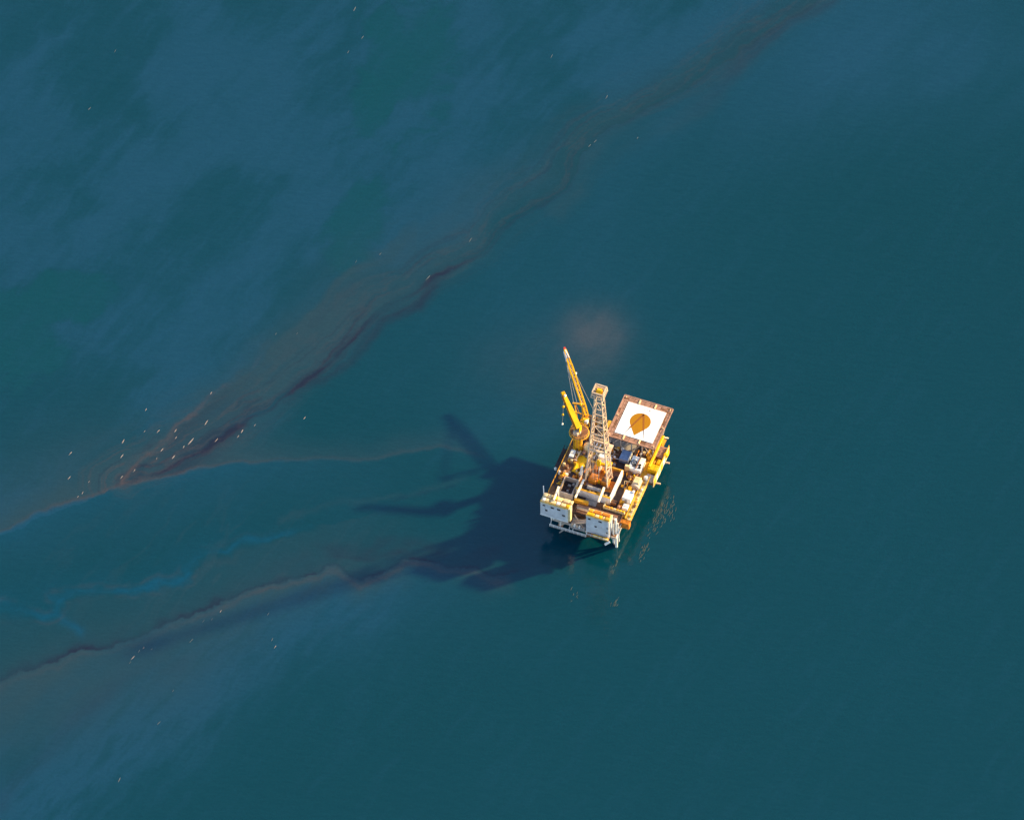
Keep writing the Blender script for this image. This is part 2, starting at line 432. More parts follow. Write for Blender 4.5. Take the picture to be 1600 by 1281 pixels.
DEEP_A = (0.00037, 0.03099, 0.04671)
DEEP_B = (0.00055, 0.03469, 0.05457)
CLEAR = (0.00093, 0.04070, 0.05735)
SHEEN = (0.00509, 0.04440, 0.08417)
PALE = (0.01249, 0.03977, 0.05781)
IRID = (0.00139, 0.05365, 0.11100)
OIL = (0.00879, 0.01388, 0.03053)
RIM = (0.05180, 0.04163, 0.04625)
PLUME = (0.03053, 0.04995, 0.06938)
SEA = sea_material()

vid = np.arange(NX * NY).reshape(NY, NX)
quads = np.stack([vid[:-1, :-1], vid[:-1, 1:], vid[1:, 1:], vid[1:, :-1]], axis=-1).reshape(-1, 4)
thick = np.clip(F['oil'] * 1.3 + F['rim'] + 0.55 * F['pale'], 0, 1)
ft = (thick[:-1, :-1] + thick[1:, 1:] + thick[:-1, 1:] + thick[1:, :-1]).reshape(-1) / 4
fxc = ((X[:-1, :-1] + X[1:, 1:]) / 2).reshape(-1)
fyc = ((Y[:-1, :-1] + Y[1:, 1:]) / 2).reshape(-1)
isoil = ft > 0.24
lower = fyc < -38 - 0.30 * (fxc + 160) * (fxc < -20)
lower &= fyc < -40

def sea_piece(name, faces):
    """one piece of the water surface; the pieces share edges, so there is no seam"""
    used, inv = np.unique(faces.reshape(-1), return_inverse=True)
    me = bpy.data.meshes.new(name)
    nv, nf = len(used), len(faces)
    me.vertices.add(nv)
    co = np.zeros((nv, 3), dtype=np.float32)
    co[:, 0] = X.reshape(-1)[used]
    co[:, 1] = Y.reshape(-1)[used]
    me.vertices.foreach_set('co', co.reshape(-1))
    me.loops.add(nf * 4)
    me.loops.foreach_set('vertex_index', inv.astype(np.int32).reshape(-1))
    me.polygons.add(nf)
    me.polygons.foreach_set('loop_start', np.arange(nf, dtype=np.int32) * 4)
    me.update(calc_edges=True)
    for k, v in F.items():
        a = me.attributes.new(k, 'FLOAT', 'POINT')
        a.data.foreach_set('value', v.reshape(-1)[used])
    me.materials.append(SEA)
    o = bpy.data.objects.new(name, me)
    C.objects.link(o)
    return o

sea = sea_piece('sea', quads[~isoil])
sea['kind'] = 'structure'
o = sea_piece('oil_slick', quads[isoil & ~lower])
o['kind'] = 'stuff'
o['label'] = 'long purple-brown oil streak widening into a brown wedge up and left of the platform'
o['category'] = 'oil slick'
o = sea_piece('oil_slick', quads[isoil & lower])
o['kind'] = 'stuff'
o['label'] = 'ragged dark oil line with pale brown lower edge running left from below the platform'
o['category'] = 'oil slick'

# ------------------------------------------------------------------ mesh helpers
class MB:
    """collects simple solids, then links them as one mesh object"""
    def __init__(self):
        self.v, self.f, self.sm = [], [], []
    def add(self, vs, fs, smooth=False):
        n = len(self.v)
        self.v += [tuple(p) for p in vs]
        self.f += [tuple(i + n for i in q) for q in fs]
        self.sm += [smooth] * len(fs)
        return self
    def box(self, u0, u1, v0, v1, z0, z1, taper=0.0):
        t = taper
        vs = [(u0, v0, z0), (u1, v0, z0), (u1, v1, z0), (u0, v1, z0),
              (u0 + t, v0 + t, z1), (u1 - t, v0 + t, z1), (u1 - t, v1 - t, z1), (u0 + t, v1 - t, z1)]
        return self.add(vs, [(3, 2, 1, 0), (4, 5, 6, 7), (0, 1, 5, 4), (1, 2, 6, 5), (2, 3, 7, 6), (3, 0, 4, 7)])
    def bbox(self, u0, u1, v0, v1, z0, z1, c=0.08):
        """box with chamfered top edge"""
        vs = [(u0, v0, z0), (u1, v0, z0), (u1, v1, z0), (u0, v1, z0),
              (u0, v0, z1 - c), (u1, v0, z1 - c), (u1, v1, z1 - c), (u0, v1, z1 - c),
              (u0 + c, v0 + c, z1), (u1 - c, v0 + c, z1), (u1 - c, v1 - c, z1), (u0 + c, v1 - c, z1)]
        fs = [(3, 2, 1, 0), (8, 9, 10, 11)]
        for a, b in ((0, 1), (1, 2), (2, 3), (3, 0)):
            fs += [(a, b, b + 4, a + 4), (a + 4, b + 4, b + 8, a + 8)]
        return self.add(vs, fs)
    def ring(self, c, ax, r, n):
        ax = np.array(ax, float)
        ax /= np.linalg.norm(ax)
        h = np.array((0, 0, 1.0)) if abs(ax[2]) < 0.95 else np.array((0, 1.0, 0))
        e1 = np.cross(h, ax)
        e1 /= np.linalg.norm(e1)
        e2 = np.cross(ax, e1)
        off = math.pi / 4 if n == 4 else 0
        return [tuple(np.array(c) + r * (math.cos(off + 2 * math.pi * k / n) * e1 + math.sin(off + 2 * math.pi * k / n) * e2)) for k in range(n)]
    def tube(self, a, b, r, r2=None, n=10):
        r2 = r if r2 is None else r2
        ax = np.subtract(b, a)
        vs = self.ring(a, ax, r, n) + self.ring(b, ax, r2, n)
        fs = [tuple(range(n))[::-1], tuple(range(n, 2 * n))]
        self.add(vs, fs)
        return self.add(vs, [(k, (k + 1) % n, n + (k + 1) % n, n + k) for k in range(n)], n > 4)
    def bar(self, a, b, w, w2=None):
        return self.tube(a, b, w * 0.7071, None if w2 is None else w2 * 0.7071, 4)
    def lathe(self, c, prof, n=20):
        vs = []
        for r, z in prof:
            vs += [(c[0] + r * math.cos(2 * math.pi * k / n), c[1] + r * math.sin(2 * math.pi * k / n), c[2] + z) for k in range(n)]
        fs = []
        for i in range(len(prof) - 1):
            fs += [(i * n + k, i * n + (k + 1) % n, (i + 1) * n + (k + 1) % n, (i + 1) * n + k) for k in range(n)]
        self.add(vs, fs, True)
        return self.add([vs[k] for k in range(n)] + vs[-n:], [tuple(range(n))[::-1], tuple(range(n, 2 * n))])
    def prism(self, outline, z0, z1):
        n = len(outline)
        vs = [(p[0], p[1], z0) for p in outline] + [(p[0], p[1], z1) for p in outline]
        return self.add(vs, [tuple(range(n))[::-1], tuple(range(n, 2 * n))] + [(k, (k + 1) % n, n + (k + 1) % n, n + k) for k in range(n)])
    def torus(self, c, r, w, n=20):
        vs, fs = [], []
        for k in range(n):
            a = 2 * math.pi * k / n
            for dr, dz in ((-w, 0), (0, w), (w, 0), (0, -w)):
                vs.append((c[0] + (r + dr) * math.cos(a), c[1] + (r + dr) * math.sin(a), c[2] + dz))
        for k in range(n):
            for j in range(4):
                fs.append((k * 4 + j, ((k + 1) % n) * 4 + j, ((k + 1) % n) * 4 + (j + 1) % 4, k * 4 + (j + 1) % 4))
        return self.add(vs, fs, True)
    def build(self, name, mat, parent):
        base = parent.get('_o', (0, 0, 0))
        me = bpy.data.meshes.new(name)
        me.from_pydata([(p[0] - base[0], p[1] - base[1], p[2] - base[2]) for p in self.v], [], self.f)
        me.polygons.foreach_set('use_smooth', self.sm)
        me.materials.append(M[mat])
        me.validate()
        me.update()
        o = bpy.data.objects.new(name, me)
        C.objects.link(o)
        o.parent = parent
        o['_o'] = base
        return o

# the platform's own frame: u along its front, v away from the viewer, z up from the water
ORG = (32.2, -51.87)
YAW = R(-20.5)
def P3(u, v, z=0.0):
    c, s = math.cos(YAW), math.sin(YAW)
    return (ORG[0] + c * u - s * v, ORG[1] + s * u + c * v, z)

def thing(name, label, cat, base, group=None):
    e = bpy.data.objects.new(name, None)
    C.objects.link(e)
    e.empty_display_size = 0.5
    e.location = P3(*base)
    e.rotation_euler = (0, 0, YAW)
    e['label'] = label
    e['category'] = cat
    if group:
        e['group'] = group
    e['_o'] = base
    return e

def rail(mb, pts, h=1.1, step=2.0, w=0.09):
    """hand rail: posts, top rail and mid rail along a line of points"""
    for a, b in zip(pts[:-1], pts[1:]):
        n = max(1, int(round(math.dist(a, b) / step)))
        for k in range(n + 1):
            p = [a[i] + (b[i] - a[i]) * k / n for i in range(3)]
            mb.bar(p, (p[0], p[1], p[2] + h), w)
        for hh in (h, h * 0.5):
            mb.bar((a[0], a[1], a[2] + hh), (b[0], b[1], b[2] + hh), w)
    return mb

# ------------------------------------------------------------------ the oil platform itself
pf = thing('oil_platform', 'offshore oil platform with rusty decks on tubular legs in the sea', 'oil platform', (-10, 15, 0))
for v in (0, 14, 28):
    for u in (-18.4, -9.2, 0):
        iu = u * 0.985 - 0.15
        iv = v + (0.55 if v == 0 else 0)
        lg = MB().tube((u, v, -8), (iu, iv, 9.4), 0.62, 0.62, 14).build('leg', 'tan', pf)
        MB().lathe((u - 0.003 * u, v + 0.05, 0), [(0.70, 0.2), (0.78, 0.5), (0.78, 1.0), (0.70, 1.3)], 14).build('collar', 'rust', lg)
for u0, u1 in ((-18.4, -9.2), (-9.2, 0)):
    for v in (0, 14, 28):
        MB().tube((u0, v, 0.8), ((u0 + u1) / 2, v + 0.4, 6.8), 0.26).build('brace', 'tan', pf)
        MB().tube((u1, v, 0.8), ((u0 + u1) / 2, v + 0.4, 6.8), 0.26).build('brace', 'tan', pf)
for u in (-18.4, 0):
    for v in (0, 14):
        MB().tube((u, v, 1.0), (u * 0.99, v + 14, 6.8), 0.26).build('brace', 'tan', pf)
MB().box(-20.5, 0.9, -2.4, 31, 6.9, 7.25).build('lower_deck', 'rust', pf)
for v in (-2.6, 31.1):
    MB().box(-20.5, 0.9, v - 0.15, v + 0.15, 6.5, 7.2).build('edge_beam', 'tan', pf)
for u in (-20.6, 1.0):
    MB().box(u - 0.15, u + 0.15, -2.4, 31, 6.5, 7.2).build('edge_beam', 'white', pf)
# main deck: plates of their own, each a little different
md = MB().box(-24.0, 3.4, 3.6, 36.5, 9.2, 9.9).build('main_deck', 'dark', pf)
nu, nv = 7, 8
for i in range(nu):
    for j in range(nv):
        du, dv = 27.4 / nu, 32.9 / nv
        u0, v0 = -24.0 + i * du, 3.6 + j * dv
        mat = rnd.choice(['rust', 'dark', 'rust', 'dark', 'grey', 'dark'])
        if i == 6:
            mat = 'gold'
        MB().box(u0 + 0.04, u0 + du - 0.04, v0 + 0.04, v0 + dv - 0.04, 9.9, 9.96 + 0.03 * rnd.random()).build('deck_plate', mat, md)
for v in np.linspace(6, 34, 8):
    MB().box(-23.8, 3.2, v - 0.12, v + 0.12, 8.6, 9.2).build('deck_beam', 'tan', pf)
for u, v in ((-23.7, 4), (-23.7, 12), (-23.7, 20), (-23.7, 28), (-23.7, 36), (3.1, 4), (3.1, 14), (3.1, 24), (3.1, 36), (-10, 4), (-10, 36)):
    MB().tube((u * 0.86 - 0.3, v * 0.8 + 3.5, 7), (u, v, 9.2), 0.2, None, 8).build('knee_brace', 'tan', pf)
# right-hand walkway with its plates, pipes and rails
wk = MB().box(1.7, 3.9, 3.0, 20.5, 10.0, 10.25).build('walkway', 'gold', pf)
for k in range(12):
    v0 = 3.05 + k * 1.45
    MB().box(2.6, 3.86, v0, v0 + 1.38, 10.25, 10.33 + 0.06 * rnd.random()).build('walkway_plate', 'cream', wk)
for du, r in ((1.85, 0.14), (2.15, 0.1), (2.4, 0.12)):
    MB().tube((du, 3.2, 10.25 + r + 0.12), (du, 20.0, 10.25 + r + 0.12), r, None, 8).build('pipe', rnd.choice(['yellow', 'gold', 'cream']), wk)
for k in range(9):
    v0 = 4 + k * 1.8 + rnd.random()
    MB().bbox(2.7, 3.1 + 0.4 * rnd.random(), v0, v0 + 0.5 + 0.5 * rnd.random(), 10.33, 10.75 + 0.3 * rnd.random()).build('valve_box', rnd.choice(['cream', 'gold', 'white', 'rust']), wk)
rail(MB(), [(3.85, 3.0, 10.3), (3.85, 20.5, 10.3)]).build('railing', 'yellow', wk)
MB().box(1.0, 3.8, 1.4, 2.98, 7.6, 10.2).build('corner_locker', 'orange', pf)
MB().tube((0.75, -2.0, 6.0), (0.75, 9.0, 6.0), 0.3).build('side_beam', 'white', pf)
# conductors and drain pipes at the front right corner
for du, dv, r, z1 in ((-0.55, -1.9, 0.16, 15.6), (0.35, -1.2, 0.42, 14.8), (0.95, -0.8, 0.2, 12.5), (-0.1, -2.2, 0.14, 13.5)):
    MB().tube((du + 0.25, dv + 0.5, -3 if r > 0.3 else 2.5), (du, dv, z1), r, None, 10).build('riser_pipe', 'white', pf)
MB().box(1.1, 1.4, -0.6, 2.6, 9.2, 9.7).build('bracket', 'grey', pf)
MB().tube((1.25, -0.5, 9.6), (1.25, -0.5, 5.8), 0.12, None, 8).build('drain_pipe', 'white', pf)
# pipe rack along the front, behind the two white blocks
for k in range(9):
    v0 = 0.1 + k * 0.42
    r = rnd.choice([0.11, 0.15, 0.19])
    MB().tube((-13.9 + 0.6 * rnd.random(), v0, 10.5 + r), (0.4 - rnd.random(), v0, 10.5 + r), r, None, 8).build('pipe', rnd.choice(['rust', 'grate', 'tan', 'grey', 'rust', 'lattice']), pf)
MB().box(-14.2, 0.9, -0.2, 4.2, 9.9, 10.3).build('pipe_rack_deck', 'dark', pf)
for u in np.arange(-14, 1, 2.45):
    MB().box(u, u + 0.25, -0.15, 4.1, 10.3, 10.48).build('sleeper', 'rust', pf)
tr = MB().box(-5.6, 1.2, 4.45, 5.1, 10.0, 11.1).build('cable_tray', 'cream', pf)
for k in range(7):
    MB().bbox(-5.4 + k * 0.95, -4.8 + k * 0.95 + 0.15 * rnd.random(), 4.5, 5.05, 11.1, 11.4 + 0.2 * rnd.random()).build('junction_box', rnd.choice(['cream', 'gold', 'yellow']), tr)
MB().box(-5.9, -5.5, 4.5, 6.6, 10.0, 11.3).build('cable_tray', 'cream', pf)
# stair and bracing in the gap between the two white blocks
MB().box(-14.0, -8.8, -4.0, 0.2, 7.25, 7.4).build('landing', 'grey', pf)
for k in range(9):
    MB().box(-13.6 + 0.5 * k, -13.1 + 0.5 * k, -2.6, -1.4, 7.45 + 0.3 * k, 7.55 + 0.3 * k).build('stair_tread', 'tan', pf)
MB().bar((-13.7, -2.65, 7.5), (-9.0, -2.65, 10.3), 0.22).build('stringer', 'lattice', pf)
MB().bar((-13.7, -1.35, 7.5), (-9.0, -1.35, 10.3), 0.22).build('stringer', 'lattice', pf)
MB().bar((-9.0, -3.4, 7.5), (-13.6, -0.4, 9.6), 0.28).build('brace', 'lattice', pf)
for k in range(6):
    u0 = -13.5 + k * 0.8
    MB().bbox(u0, u0 + 0.5, -3.9 + 0.6 * rnd.random(), -3.2 + 0.5 * rnd.random(), 7.4, 8.1 + 0.5 * rnd.random()).build('valve_box', rnd.choice(['lattice', 'grey', 'tan', 'white']), pf)
# low hanging walkway under the front edge
lw = MB().box(-20.2, -8.2, -4.6, -3.7, 5.6, 5.75).build('hanging_walkway', 'grey', pf)
rail(MB(), [(-20.2, -4.6, 5.7), (-8.2, -4.6, 5.7)], 1.2, 1.3, 0.1).build('railing', 'white', lw)
for u in (-20.1, -17.0, -14.0, -12.8, -8.3):
    MB().bar((u, -4.0, 5.7), (u, -3.0, 8.0), 0.14).build('hanger', 'white', lw)
MB().tube((-16.9, -4.6, 3.9), (-15.2, -4.0, 6.0), 0.2, None, 8).build('outlet_pipe', 'grey', pf)
MB().tube((-2.0, -4.3, 4.4), (-0.8, -3.3, 5.2), 0.42, 0.42, 10).build('outlet_pipe', 'white', pf)
# left-hand edge: rails, drop hose rack and gangway
MB().bar((-24.8, 24.0, 9.2), (-25.2, 15.8, 7.2), 0.2).build('fender_rail', 'dark', pf)
MB().bar((-25.7, 24.0, 9.2), (-26.1, 15.8, 7.2), 0.2).build('fender_rail', 'dark', pf)
MB().box(-26.2, -24.9, 15.2, 23.6, 7.5, 7.8).build('gangway', 'dark', pf)
MB().lathe((-25.7, 15.5, 7.0), [(0.3, 0), (0.45, 0.3), (0.45, 0.8), (0.2, 1.0)], 10).build('fender', 'white', pf)
rail(MB(), [(-23.9, 4.2, 10), (-23.9, 36, 10)]).build('railing', 'gold', pf)
rail(MB(), [(-23.5, 36.3, 10), (-14, 36.3, 10)]).build('railing', 'gold', pf)
# crane tower: pedestal with a round work platform
ped = MB().lathe((-21.2, 23.8, 9.9), [(1.75, 0), (1.6, 0.5), (1.25, 0.9), (1.25, 5.6), (1.7, 6.8)], 18).build('crane_pedestal', 'gold', pf)
for k in range(4):
    a = R(-150 + 40 * k)
    MB().tube((-21.2 + 1.45 * math.cos(a), 23.8 + 1.45 * math.sin(a), 10), (-21.2 + 1.45 * math.cos(a), 23.8 + 1.45 * math.sin(a), 16.4), 0.13, None, 6).build('riser_pipe', 'yellow', ped)
rp = MB().lathe((-21.2, 24.4, 16.7), [(2.0, 0), (2.9, 0.35), (2.95, 0.8), (2.8, 0.85)], 28).build('round_platform', 'rust', pf)
MB().torus((-21.2, 24.4, 17.25), 3.0, 0.2, 28).build('kerb', 'gold', rp)
rr = MB()
for k in range(20):
    a, b = 2 * math.pi * k / 20, 2 * math.pi * (k + 1) / 20
    p = (-21.2 + 2.9 * math.cos(a), 24.4 + 2.9 * math.sin(a), 17.5)
    q = (-21.2 + 2.9 * math.cos(b), 24.4 + 2.9 * math.sin(b), 17.5)
    rr.bar(p, (p[0], p[1], 18.5), 0.08)
    rr.bar((p[0], p[1], 18.5), (q[0], q[1], 18.5), 0.08)
rr.build('railing', 'gold', rp)
# small fixed plant all over the main deck
MB().box(-4.15, -1.95, 5.2, 19.5, 9.99, 10.05).build('lane_plate', 'dark', pf)
for k in range(5):
    MB().tube((-1.9 + 0.22 * k, 5.4, 10.3 + 0.1 * (k % 2)), (-1.9 + 0.22 * k, 19.0, 10.3 + 0.1 * (k % 2)), 0.1, None, 8).build('pipe', ('orange', 'gold', 'rust', 'orange', 'grate')[k], pf)
zones = [(-23.2, -20.3, 14.5, 21.5), (-20, -14.5, 26.5, 35), (-14, -8.5, 20.5, 28), (-1.9, -1.2, 5.6, 18), (-1.9, -1.2, 5.6, 18), (-3.6, 1.4, 14, 20), (-19, -15.5, 10.8, 15), (-23.4, -20.8, 4, 14), (-3.6, 1.6, 26, 29), (-19.5, -14.5, 21.5, 25.5)]
cols = ['cream', 'rust', 'gold', 'grey', 'orange', 'white', 'tan', 'gold', 'grate', 'dark', 'dark', 'orange', 'rust']
for (u0, u1, v0, v1) in zones:
    n = int((u1 - u0) * (v1 - v0) * 1.05)
    for k in range(n):
        a, b = rnd.uniform(u0, u1), rnd.uniform(v0, v1)
        c = rnd.choice(cols)
        t = rnd.random()
        if t < 0.45:
            w, d, h = rnd.uniform(0.35, 1.1), rnd.uniform(0.35, 1.2), rnd.uniform(0.3, 1.5)
            MB().bbox(a, a + w, b, b + d, 9.93, 10 + h).build('equipment_box', c, pf)
        elif t < 0.7:
            ln = rnd.uniform(1.5, 4.0)
            r = rnd.uniform(0.08, 0.2)
            z = 10.1 + rnd.uniform(0.1, 1.2)
            if rnd.random() < 0.6:
                MB().tube((a, b, z), (a, min(b + ln, v1 + 1), z), r, None, 8).build('pipe', c, pf)
            else:
                MB().tube((a, b, z), (min(a + ln, u1 + 0.6), b, z), r, None, 8).build('pipe', c, pf)
        elif t < 0.88:
            r = rnd.uniform(0.25, 0.6)
            h = rnd.uniform(0.8, 2.2)
            MB().lathe((a, b, 9.95), [(r, 0), (r, h * 0.85), (r * 0.6, h)], 12).build('drum', c, pf)
        else:
            MB().bar((a, b, 10), (a, b, 10 + rnd.uniform(1.5, 3.2)), 0.14).build('post', c, pf)

# ------------------------------------------------------------------ two white accommodation blocks along the front
def block(label, u0, u1, v0, v1, z0, z1, wins, units, downs):
    t = thing('accommodation_block', label, 'building', ((u0 + u1) / 2, (v0 + v1) / 2, z0), 'white blocks along the front of the platform')
    MB().box(u0, u1, v0, v1, z0, z1).build('wall', 'wall', t)
    n = int(round((u1 - u0) / 1.5))
    for k in range(n + 1):
        u = u0 + (u1 - u0) * k / n
        MB().box(u - 0.05, u + 0.05, v0 - 0.05, v0, z0 + 0.05, z1 - 0.05).build('cladding_rib', 'wall', t)
    rf = MB().bbox(u0 - 0.15, u1 + 0.15, v0 - 0.15, v1 + 0.15, z1, z1 + 0.25).build('roof', 'cream', t)
    MB().box(u0 - 0.1, u1 + 0.1, v0 - 0.12, v0 - 0.02, z0 - 0.25, z0 + 0.05).build('sill_beam', 'white', t)
    for (a, z, w, h) in wins:
        w, h = w * 0.8, h * 0.8
        wd = MB().box(a - w / 2 - 0.1, a + w / 2 + 0.1, v0 - 0.09, v0 + 0.05, z - h / 2 - 0.1, z + h / 2 + 0.1).build('window', 'grey', t)
        MB().box(a - w / 2, a + w / 2, v0 - 0.11, v0 - 0.03, z - h / 2, z + h / 2).build('pane', 'glass', wd)
    for (a, b, w, d, h, c) in units:
        MB().bbox(a, a + w, b, b + d, z1 + 0.25, z1 + 0.25 + h, 0.12).build('roof_unit', c, rf)
    for a, r in downs:
        MB().tube((a, v0 - 0.3, z0 + 0.2), (a, v0 - 0.3, z1 + 0.6), r, None, 8).build('downpipe', 'white', t)
    rl = rail(MB(), [(u0, v0, z1 + 0.2), (u1, v0, z1 + 0.2)], 0.9, 1.5, 0.08)
    rl.build('railing', 'yellow', t)
    return t

un = []
for (a, w) in ((-23.1, 0.95), (-22.0, 0.95), (-20.4, 1.6), (-18.5, 1.1), (-17.0, 1.5), (-15.2, 1.0)):
    un.append((a, -3.55 + 0.1 * rnd.random(), w, 1.1, 0.6 + 0.3 * rnd.random(), rnd.choice(['cream', 'yellow', 'cream', 'white'])))
for (a, w) in ((-23.1, 1.0), (-21.9, 1.0), (-20.3, 1.3), (-18.8, 1.5), (-16.7, 1.8), (-14.5, 0.7)):
    un.append((a, -1.9 + 0.15 * rnd.random(), w, 1.35, 0.6 + 0.3 * rnd.random(), rnd.choice(['cream', 'white', 'cream', 'yellow'])))
blk = block('long white steel accommodation block at the left end of the platform front', -23.5, -14.4, -3.8, -0.2, 9.6, 15.7,
      [(-21.6, 12.4, 0.8, 0.9), (-19.6, 14.6, 1.2, 0.8), (-17.5, 14.6, 1.2, 0.8), (-15.9, 12.3, 1.1, 0.7), (-22.4, 14.6, 0.9, 0.7)], un, [(-14.9, 0.17), (-14.5, 0.12)])
MB().box(-14.35, -13.6, -3.9, -2.6, 10.2, 16.6).build('cladding_tower', 'cream', blk)
MB().bar((-23.6, -0.6, 15.7), (-24.2, 0.6, 18.2), 0.28).build('horn_mast', 'white', blk)
for k, u in enumerate((-20.0, -19.3)):
    MB().tube((u, -3.3, 8.0), (u, -3.3, 9.6), 0.2, None, 8).build('drain_pipe', 'white', blk)
un = []
for (a, w) in ((-8.4, 2.3), (-5.8, 1.2), (-4.4, 0.9), (-3.2, 0.5), (-2.4, 1.4)):
    un.append((a, -3.3, w, 1.0, 0.5 + 0.3 * rnd.random(), rnd.choice(['cream', 'yellow', 'gold'])))
for (a, w) in ((-8.2, 1.2), (-6.6, 2.4), (-3.9, 2.6)):
    un.append((a, -2.0, w, 1.1, 0.35 + 0.3 * rnd.random(), rnd.choice(['gold', 'orange', 'grate', 'gold'])))
blk = block('white steel block at the right end of the platform front above yellow lockers', -8.5, -0.9, -3.5, -0.6, 7.4, 15.3,
      [(-7.5, 14.2, 0.9, 0.8), (-3.9, 14.4, 1.3, 0.7), (-1.4, 12.0, 0.7, 0.8), (-1.5, 9.6, 0.7, 0.9), (-5.4, 11.2, 0.8, 0.7)], un, [(-1.15, 0.12)])
lg = MB().box(-8.0, -0.7, -4.9, -3.62, 7.1, 7.3).build('ledge', 'rust', blk)
for k, (a, w, c) in enumerate(((-6.6, 0.5, 'orange'), (-5.9, 1.5, 'yellow'), (-4.1, 1.1, 'yellow'), (-2.7, 1.8, 'yellow'))):
    MB().bbox(a, a + w, -4.8, -4.1, 7.3, 7.9, 0.15).build('locker', c, lg)
rail(MB(), [(-8.0, -4.88, 7.3), (-0.7, -4.88, 7.3)], 0.9, 1.4, 0.07).build('railing', 'white', lg)

# ------------------------------------------------------------------ helideck
HZ = 16.0
hd = thing('helideck', 'square white helicopter deck with ochre drop marking and brown grating border', 'helideck', (-5.1, 35.7, 9.9))
MB().box(-13.2, 2.6, 27.6, 44.0, HZ - 0.9, HZ - 0.3).build('deck_frame', 'dark', hd)
pad = MB().box(-11.3, 1.25, 29.4, 41.95, HZ - 0.3, HZ).build('landing_pad', 'pad', hd)
def arc_drop(cx, cy, r, ay, n=40):
    """outline of a drop: a circle drawn out to a point towards -v"""
    d = cy - ay
    th = math.asin(r / d)
    a0, a1 = -math.pi / 2 + (math.pi / 2 - th), 1.5 * math.pi - (math.pi / 2 - th)
    pts = [(cx, ay)]
    for k in range(n + 1):
        a = a0 + (a1 - a0) * k / n
        pts.append((cx + r * math.cos(a), cy + r * math.sin(a)))
    return pts
MB().prism(arc_drop(-5.2, 35.9, 3.3, 30.2), HZ, HZ + 0.012).build('drop_marking', 'drop', pad)
def stripe(a, b, w0, w1, z0, z1):
    d = np.subtract(b, a)
    nrm = np.array((-d[1], d[0])) / np.linalg.norm(d) / 2
    a, b = np.array(a), np.array(b)
    return MB().prism([a - nrm * w0, b - nrm * w1, b + nrm * w1, a + nrm * w0], z0, z1)
for tip, cut in (((-8.35, 30.1), 0.72), ((-2.05, 30.1), 0.66)):
    top = (-5.2, 38.9)
    mid = (top[0] + (tip[0] - top[0]) * cut, top[1] + (tip[1] - top[1]) * cut)
    stripe(top, mid, 0.62, 0.5, HZ + 0.012, HZ + 0.024).build('stripe_marking', 'brownmark', pad)
    stripe(mid, tip, 0.42, 0.12, HZ, HZ + 0.02).build('stripe_marking', 'greymark', pad)
# worn lettering above the drop, too faded to read
lm = [(-6.75, 0.3, 0.10), (-6.35, 0.10, 0.45), (-6.3, 0.3, 0.12), (-5.85, 0.32, 0.30), (-5.35, 0.12, 0.5), (-4.9, 0.36, 0.42), (-4.2, 0.16, 0.5), (-3.95, 0.36, 0.46)]
for u, w, h in lm:
    MB().box(u, u + w, 40.55, 40.55 + h, HZ, HZ + 0.01).build('faded_letter', 'greymark', pad)
# grating border: panels all round, in three strips
def border(u0, u1, v0, v1, n, along_u):
    for k in range(n):
        for j in range(3):
            if along_u:
                a, b = u0 + (u1 - u0) * k / n, u0 + (u1 - u0) * (k + 1) / n
                c, d = v0 + (v1 - v0) * j / 3, v0 + (v1 - v0) * (j + 1) / 3
            else:
                c, d = v0 + (v1 - v0) * k / n, v0 + (v1 - v0) * (k + 1) / n
                a, b = u0 + (u1 - u0) * j / 3, u0 + (u1 - u0) * (j + 1) / 3
            g = 0.05
            z = HZ - 0.16 + 0.03 * rnd.random()
            MB().box(a + g, b - g, c + g, d - g, HZ - 0.3, z).build('grating_panel', 'grate' if rnd.random() < 0.85 else 'rust', hd)
border(-13.2, 2.6, 42.0, 44.0, 9, True)
border(-13.2, 2.6, 27.6, 29.35, 9, True)
border(-13.2, -11.35, 29.35, 42.0, 8, False)
border(1.3, 2.6, 29.35, 42.0, 8, False)
for a, b in (((-13.3, 27.5), (2.7, 27.5)), ((2.7, 27.5), (2.7, 44.1)), ((2.7, 44.1), (-13.3, 44.1)), ((-13.3, 44.1), (-13.3, 27.5))):
    MB().bar((a[0], a[1], HZ - 0.2), (b[0], b[1], HZ - 0.2), 0.3).build('edge_frame', 'grate', hd)
for f in (0.33, 0.66):
    for (v0, v1) in ((42.2, 43.8), (27.7, 29.2)):
        u = -13.2 + 15.8 * f
        MB().bbox(u - 0.25, u + 0.25, v0, v1, HZ - 0.16, HZ + 0.12).build('tie_plate', 'cream', hd)
for u, v in ((-12.6, 43.4), (2.0, 43.4), (-12.6, 28.2), (2.0, 28.2), (2.2, 36), (-12.7, 36)):
    MB().lathe((u, v, HZ - 0.15), [(0.22, 0), (0.22, 0.25), (0.1, 0.4)], 8).build('deck_light', 'cream', hd)
for u in (-12.4, -8.9, -5.3, -1.8, 1.8):
    MB().tube((u, 28.4, 9.95), (u, 28.4, HZ - 0.9), 0.24, None, 10).build('column', 'grey', hd)
    MB().tube((u, 35.4, 9.95), (u, 35.4, HZ - 0.9), 0.24, None, 10).build('column', 'grey', hd)
    MB().tube((u, 36.0, 9.95), (u, 43.3, HZ - 0.9), 0.2, None, 8).build('strut', 'grey', hd)
for k in range(5):
    u = -12.4 + 3.55 * k
    MB().bar((u, 28.3, 10), (u + 3.3 if k < 4 else u - 3.3, 28.3, HZ - 1), 0.16).build('cross_brace', 'tan', hd)
MB().box(-14.6, -13.4, 30.5, 33.2, HZ - 0.5, HZ - 0.2).build('access_landing', 'gold', hd)
st = MB()
for k in range(10):
    st.box(-15.2 - 0.0, -14.0, 30.2 - 0.5 * k, 30.6 - 0.5 * k, HZ - 0.7 - 0.5 * k, HZ - 0.6 - 0.5 * k)
